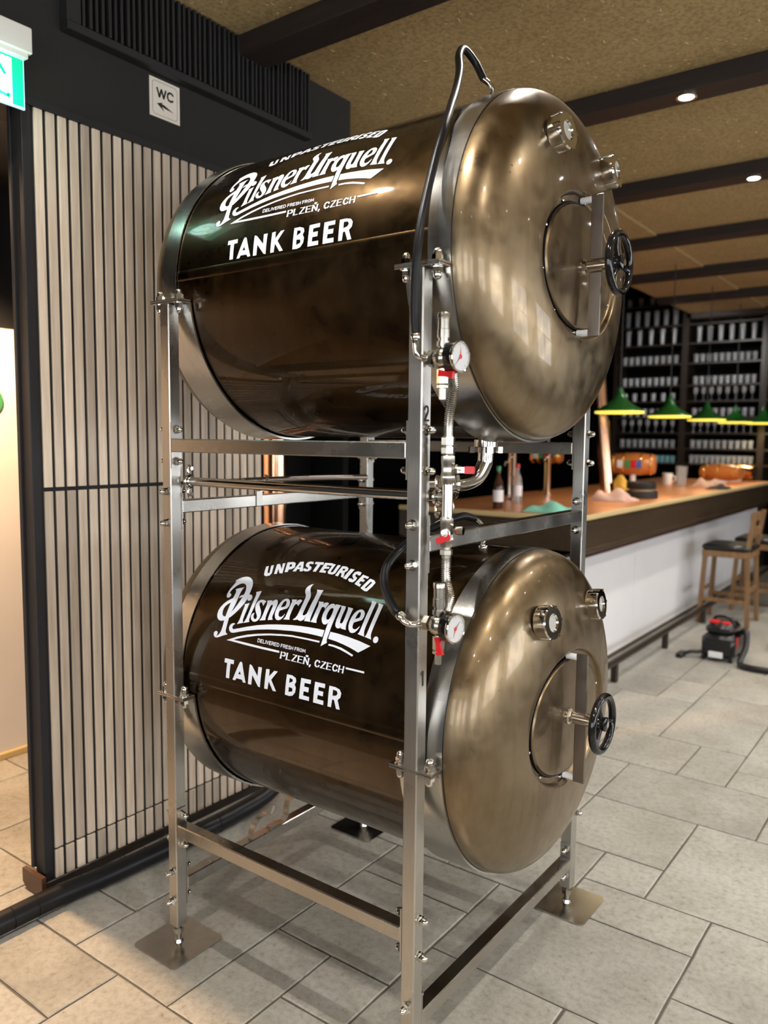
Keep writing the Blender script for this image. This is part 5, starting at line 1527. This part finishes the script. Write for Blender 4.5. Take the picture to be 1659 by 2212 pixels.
lying_barrel(-0.78, 8.15, 'low copper barrel font at the right edge of the bar', 'copper_bright')
# leaning copper tube
ct = thing('copper_tube', 'wide bright copper tube leaning on the bar behind the tank', 'pipe', (-1.0, 4.60, BZ))
MB().tube([(-1.005, 4.60, BZ), (-1.10, 4.60, BZ + 0.85), (-1.17, 4.60, BZ + 1.55)], 0.058, 24, 4).build('tube', 'copper_bright', ct)
MB().cyl((-1.005, 4.60, BZ), (-1.0055, 4.60, BZ + 0.02), 0.07, 24).build('base_ring', 'copper_bright', ct)
# trays
for i, (z, r) in enumerate(((0.0, 0.135), (0.075, 0.120))):
    t = MB().lathe([(0.0005, 0.001), (r * 0.97, 0.001), (r, 0.006), (r, 0.055), (r * 0.96, 0.060), (r * 0.94, 0.055), (r * 0.94, 0.012), (0.0005, 0.012)], (-0.70, 4.55, BZ + z), (0, 0, 1), 32).build('round_tray', 'matt_black', origin=(-0.70, 4.55, BZ + z))
    tag(t, ['lower round black tray on the bar', 'upper round black tray stacked on another on the bar'][i], 'tray', 'round black trays')
MB_sp = MB().lathe([(0.0005, 0.0605), (0.10, 0.0605), (0.10, 0.0745), (0.0005, 0.0745)], (-0.70, 4.55, BZ), (0, 0, 1), 24).build('tray_mat', 'nosing', origin=(-0.70, 4.55, BZ + 0.0605))
tag(MB_sp, 'thin pale mat between the two black trays', 'mat')
# pint glass, mug, bottles
def lathe_thing(name, label, cat, x, y, prof, mat, group=None, z=None):
    z = BZ + 0.0005 if z is None else z
    o = MB().lathe(prof, (x, y, z), (0, 0, 1), 20).build(name, mat, origin=(x, y, z))
    return tag(o, label, cat, group)
PINT = [(0.0005, 0.001), (0.036, 0.0), (0.046, 0.17), (0.043, 0.17), (0.034, 0.010), (0.0005, 0.010)]
lathe_thing('pint_glass', 'tall clear pint glass standing alone on the copper bar top', 'glass', -0.95, 6.55, [(a * 1.3, b_ * 1.25) for a, b_ in PINT], 'glassware')
mg = thing('coffee_mug', 'small pale mug on the bar left of the pint glass', 'mug', (-1.20, 6.90, BZ))
MB().lathe([(0.0005, 0.001), (0.050, 0.0), (0.055, 0.12), (0.050, 0.12), (0.046, 0.012), (0.0005, 0.012)], (-1.20, 6.90, BZ), (0, 0, 1), 20).build('cup', 'white_pad', mg)
MB().torus((-1.20 + 0.062, 6.90, BZ + 0.06), (0, 1, 0), 0.030, 0.007, 20, 8).build('handle', 'white_pad', mg)
BOT = [(0.0005, 0.001), (0.034, 0.0), (0.036, 0.01), (0.036, 0.15), (0.030, 0.185), (0.014, 0.225), (0.013, 0.27), (0.0005, 0.27)]
for (x, y, nm, lab, mat, capm) in ((-1.25, 3.38, 'squeeze_bottle', 'clear bottle with a red cap seen between the tanks', 'glassware', 'red'), (-1.10, 2.80, 'beer_bottle', 'brown bottle with a green cap behind the outlet pipe', 'brown_glass', 'green')):
    t = thing(nm, lab, 'bottle', (x, y, BZ), 'bottles on the bar')
    MB().lathe(BOT, (x, y, BZ + 0.0005), (0, 0, 1), 20).build('body', mat, t)
    MB().cyl((x, y, BZ + 0.262), (x, y, BZ + 0.292), 0.016, 16).build('cap', capm, t)
    MB().lathe([(0.0366, 0.05), (0.0366, 0.13)], (x, y, BZ), (0, 0, 1), 20).build('paper_label', 'white', t)
# tap columns standing behind
for i, (x, y, hgt, mat) in enumerate(((-1.40, 3.60, 0.42, 'steel'), (-1.62, 3.95, 0.36, 'nickel'), (-1.45, 4.35, 0.40, 'chrome'))):
    t = thing('tap_column', ['thin steel tap column left of the red-capped bottle', 'short nickel tap column farther back on the bar', 'chrome tap column beside the gold beer font'][i], 'beer tap', (x, y, BZ), 'tap columns on the bar')
    MB().lathe([(0.040, 0), (0.040, 0.01), (0.020, 0.018), (0.018, hgt), (0.024, hgt + 0.01), (0.0005, hgt + 0.02)], (x, y, BZ), (0, 0, 1), 18, True).build('column', mat, t)
    MB().tube([(x, y - 0.015, BZ + hgt * 0.8), (x, y - 0.07, BZ + hgt * 0.8), (x, y - 0.085, BZ + hgt * 0.72)], 0.008, 10, 4).build('spout', mat, t)
    MB().lathe([(0.008, hgt), (0.015, hgt + 0.05), (0.013, hgt + 0.10), (0.0005, hgt + 0.105)], (x, y - 0.02, BZ), (0, 0, 1), 12).build('tap_handle', 'black_plastic', t)
# crumpled cloths
def cloth(name, label, x, y, sx, sy, hgt, mat, seed):
    rg_ = random.Random(seed)
    n = 14
    vs, fs = [], []
    ph = [rg_.uniform(0, 6) for _ in range(6)]
    for layer in (0, 1):
        for i in range(n):
            for j in range(n):
                u, v_ = i / (n - 1) * 2 - 1, j / (n - 1) * 2 - 1
                e = max(0, 1 - (u * u) ** 2) * max(0, 1 - (v_ * v_) ** 2)
                w = 0.5 + 0.28 * sin(5 * u + ph[0] + 2 * v_) + 0.22 * sin(6 * v_ + ph[1] - 3 * u) + rg_.uniform(-0.08, 0.08)
                z = BZ + 0.001 + (0.004 + hgt * e * max(0.05, w) if layer == 0 else 0.0)
                k = 1 + 0.10 * sin(3 * atan2(v_, u + 1e-6) + ph[2])
                vs.append((x + u * sx * k, y + v_ * sy * k, z))
    for i in range(n - 1):
        for j in range(n - 1):
            a = i * n + j
            fs.append((a, a + 1, a + n + 1, a + n))
            b_ = n * n + a
            fs.append((b_, b_ + n, b_ + n + 1, b_ + 1))
    edge = [(i, 0) for i in range(n)] + [(n - 1, j) for j in range(1, n)] + [(i, n - 1) for i in range(n - 2, -1, -1)] + [(0, j) for j in range(n - 2, 0, -1)]
    for k in range(len(edge)):
        a = edge[k][0] * n + edge[k][1]
        b_ = edge[(k + 1) % len(edge)][0] * n + edge[(k + 1) % len(edge)][1]
        fs.append((a, n * n + a, n * n + b_, b_))
    o = MB().add(vs, fs).build(name, mat, origin=(x, y, BZ), angle=80)
    return tag(o, label, 'cloth')
cloth('bar_cloth', 'crumpled mint green cloth on the near corner of the bar', -0.72, 2.82, 0.16, 0.12, 0.07, 'cloth_green', 1)
cloth('bar_cloth', 'crumpled pink cloth at the foot of the leaning copper tube', -0.78, 4.10, 0.17, 0.13, 0.10, 'cloth_pink', 2)
cloth('bar_cloth', 'folded yellow cloth between the copper tube and the black trays', -1.12, 5.20, 0.15, 0.12, 0.16, 'yellow', 3)
cloth('bar_cloth', 'dark cloth hanging over the bar edge near the far barrels', -0.52, 6.40, 0.085, 0.17, 0.05, 'cloth_dark', 4)
cloth('bar_cloth', 'pale pink cloth on the bar beside the dark cloth', -0.76, 6.78, 0.12, 0.15, 0.09, 'cloth_pink', 5)

# ================================================================== BAR STOOLS
def stool(x, y, label):
    t = thing('bar_stool', label, 'stool', (x, y, 0), 'wooden bar stools at the bar')
    sh, hw = 0.66, 0.20
    MB().box((x - 0.205, y - 0.20, sh), (x + 0.205, y + 0.20, sh + 0.055), 0.018).build('seat_pad', 'leather', t)
    MB().box((x - 0.20, y - 0.195, sh - 0.055), (x + 0.20, y + 0.195, sh), 0.004).build('seat_frame', 'stool_wood', t, smooth=False)
    for sx in (-1, 1):
        for sy in (-1, 1):
            tx, ty = x + sx * 0.175, y + sy * 0.17
            bx2, by2 = x + sx * 0.205, y + sy * 0.185
            topz = 1.02 if sx > 0 else sh - 0.01
            q = 0.018
            pts = [(bx2 - q, by2 - q, 0), (bx2 + q, by2 - q, 0), (bx2 + q, by2 + q, 0), (bx2 - q, by2 + q, 0), (tx - q, ty - q, sh), (tx + q, ty - q, sh), (tx + q, ty + q, sh), (tx - q, ty + q, sh)]
            fcs = [(3, 2, 1, 0), (0, 1, 5, 4), (1, 2, 6, 5), (2, 3, 7, 6), (3, 0, 4, 7), (4, 5, 6, 7)]
            mb = MB().add(pts, fcs)
            if sx > 0:
                e = 0.05
                mb.add([(tx - q, ty - q, sh), (tx + q, ty - q, sh), (tx + q, ty + q, sh), (tx - q, ty + q, sh), (tx - q + e, ty - q, topz), (tx + q + e, ty - q, topz), (tx + q + e, ty + q, topz), (tx - q + e, ty + q, topz)], fcs)
            mb.build('leg', 'stool_wood', t, smooth=False)
    for sy in (-1, 1):
        MB().box((x - 0.19, y + sy * 0.182 - 0.010, 0.20), (x + 0.19, y + sy * 0.182 + 0.010, 0.235)).build('stretcher', 'stool_wood', t, smooth=False)
    for sx, z in ((-1, 0.28), (1, 0.30)):
        MB().box((x + sx * 0.192 - 0.010, y - 0.17, z), (x + sx * 0.192 + 0.010, y + 0.17, z + 0.035)).build('stretcher', 'stool_wood', t, smooth=False)
    for z in (0.80, 0.93):
        MB().box((x + 0.185, y - 0.16, z), (x + 0.205, y + 0.16, z + 0.075), 0.004).build('back_rail', 'stool_wood', t, smooth=False)
stool(-0.19, 5.52, 'wooden bar stool with a black seat nearest the tank')
stool(-0.08, 6.25, 'wooden bar stool with a black seat behind the nearest stool')

# ================================================================== VACUUM CLEANER AND BAG
vc = thing('vacuum_cleaner', 'small black vacuum cleaner with red buttons on the tiled floor', 'vacuum cleaner', (0.09, 4.20, 0))
MB().box((-0.04, 4.05, 0.025), (0.20, 4.36, 0.20), 0.03).box((-0.02, 4.07, 0.19), (0.18, 4.34, 0.275), 0.03).build('body', 'vac_black', vc)
for (a, b_) in (((0.0, 4.10, 0.272), (0.07, 4.16, 0.295)), ((0.09, 4.10, 0.272), (0.15, 4.15, 0.290)), ((0.199, 4.08, 0.12), (0.206, 4.13, 0.19))):
    MB().box(a, b_, 0.006).build('red_button', 'red', vc, smooth=False)
MB().tube([(0.0, 4.20, 0.26), (0.03, 4.20, 0.31), (0.12, 4.20, 0.31), (0.16, 4.20, 0.26)], 0.012, 10, 5).build('handle', 'vac_black', vc)
MB().box((0.02, 4.035, 0.03), (0.12, 4.052, 0.075), 0.004).build('front_label', 'white', vc, smooth=False)
for (x, y) in ((-0.02, 4.08), (0.17, 4.08), (-0.02, 4.33), (0.17, 4.33)):
    MB().cyl((x - 0.012, y, 0.026), (x + 0.012, y, 0.026), 0.0255, 16).build('wheel', 'vac_black', vc)
MB().tube([(0.18, 4.18, 0.18), (0.25, 4.14, 0.24), (0.27, 4.08, 0.14), (0.25, 4.0, 0.035), (0.30, 3.95, 0.024), (0.40, 3.94, 0.024), (0.62, 3.95, 0.024)], 0.022, 12, 8).build('suction_hose', 'vac_black', vc)
nz = MB().box((-0.20, 3.98, 0.002), (-0.15, 4.10, 0.035), 0.006).tube([(-0.155, 4.04, 0.025), (-0.11, 4.05, 0.045), (-0.06, 4.07, 0.05), (-0.02, 4.09, 0.06)], 0.014, 10, 4)
nz.build('floor_nozzle', 'vac_black', vc)
bg = MB()
rg_ = random.Random(11)
prof = [(0.0005, 0.0), (0.15, 0.0), (0.165, 0.03), (0.15, 0.08), (0.10, 0.12), (0.0005, 0.13)]
n = 20
vs, fs = [], []
for r, hh in prof:
    for i in range(n):
        a = 2 * pi * i / n
        k = 1 + 0.12 * sin(3 * a + hh * 30) + 0.08 * sin(7 * a)
        vs.append((0.46 + r * k * cos(a), 4.75 + r * k * 0.9 * sin(a), hh + 0.001 + (0.012 * sin(5 * a) if 0.02 < hh < 0.125 else 0)))
for k in range(len(prof) - 1):
    for i in range(n):
        j = (i + 1) % n
        fs.append((k * n + i, k * n + j, (k + 1) * n + j, (k + 1) * n + i))
tag(bg.add(vs, fs).build('cloth_bundle', 'cloth_pink', origin=(0.46, 4.75, 0.001), angle=80), 'pale pink cloth bundle on the floor right of the vacuum', 'cloth')
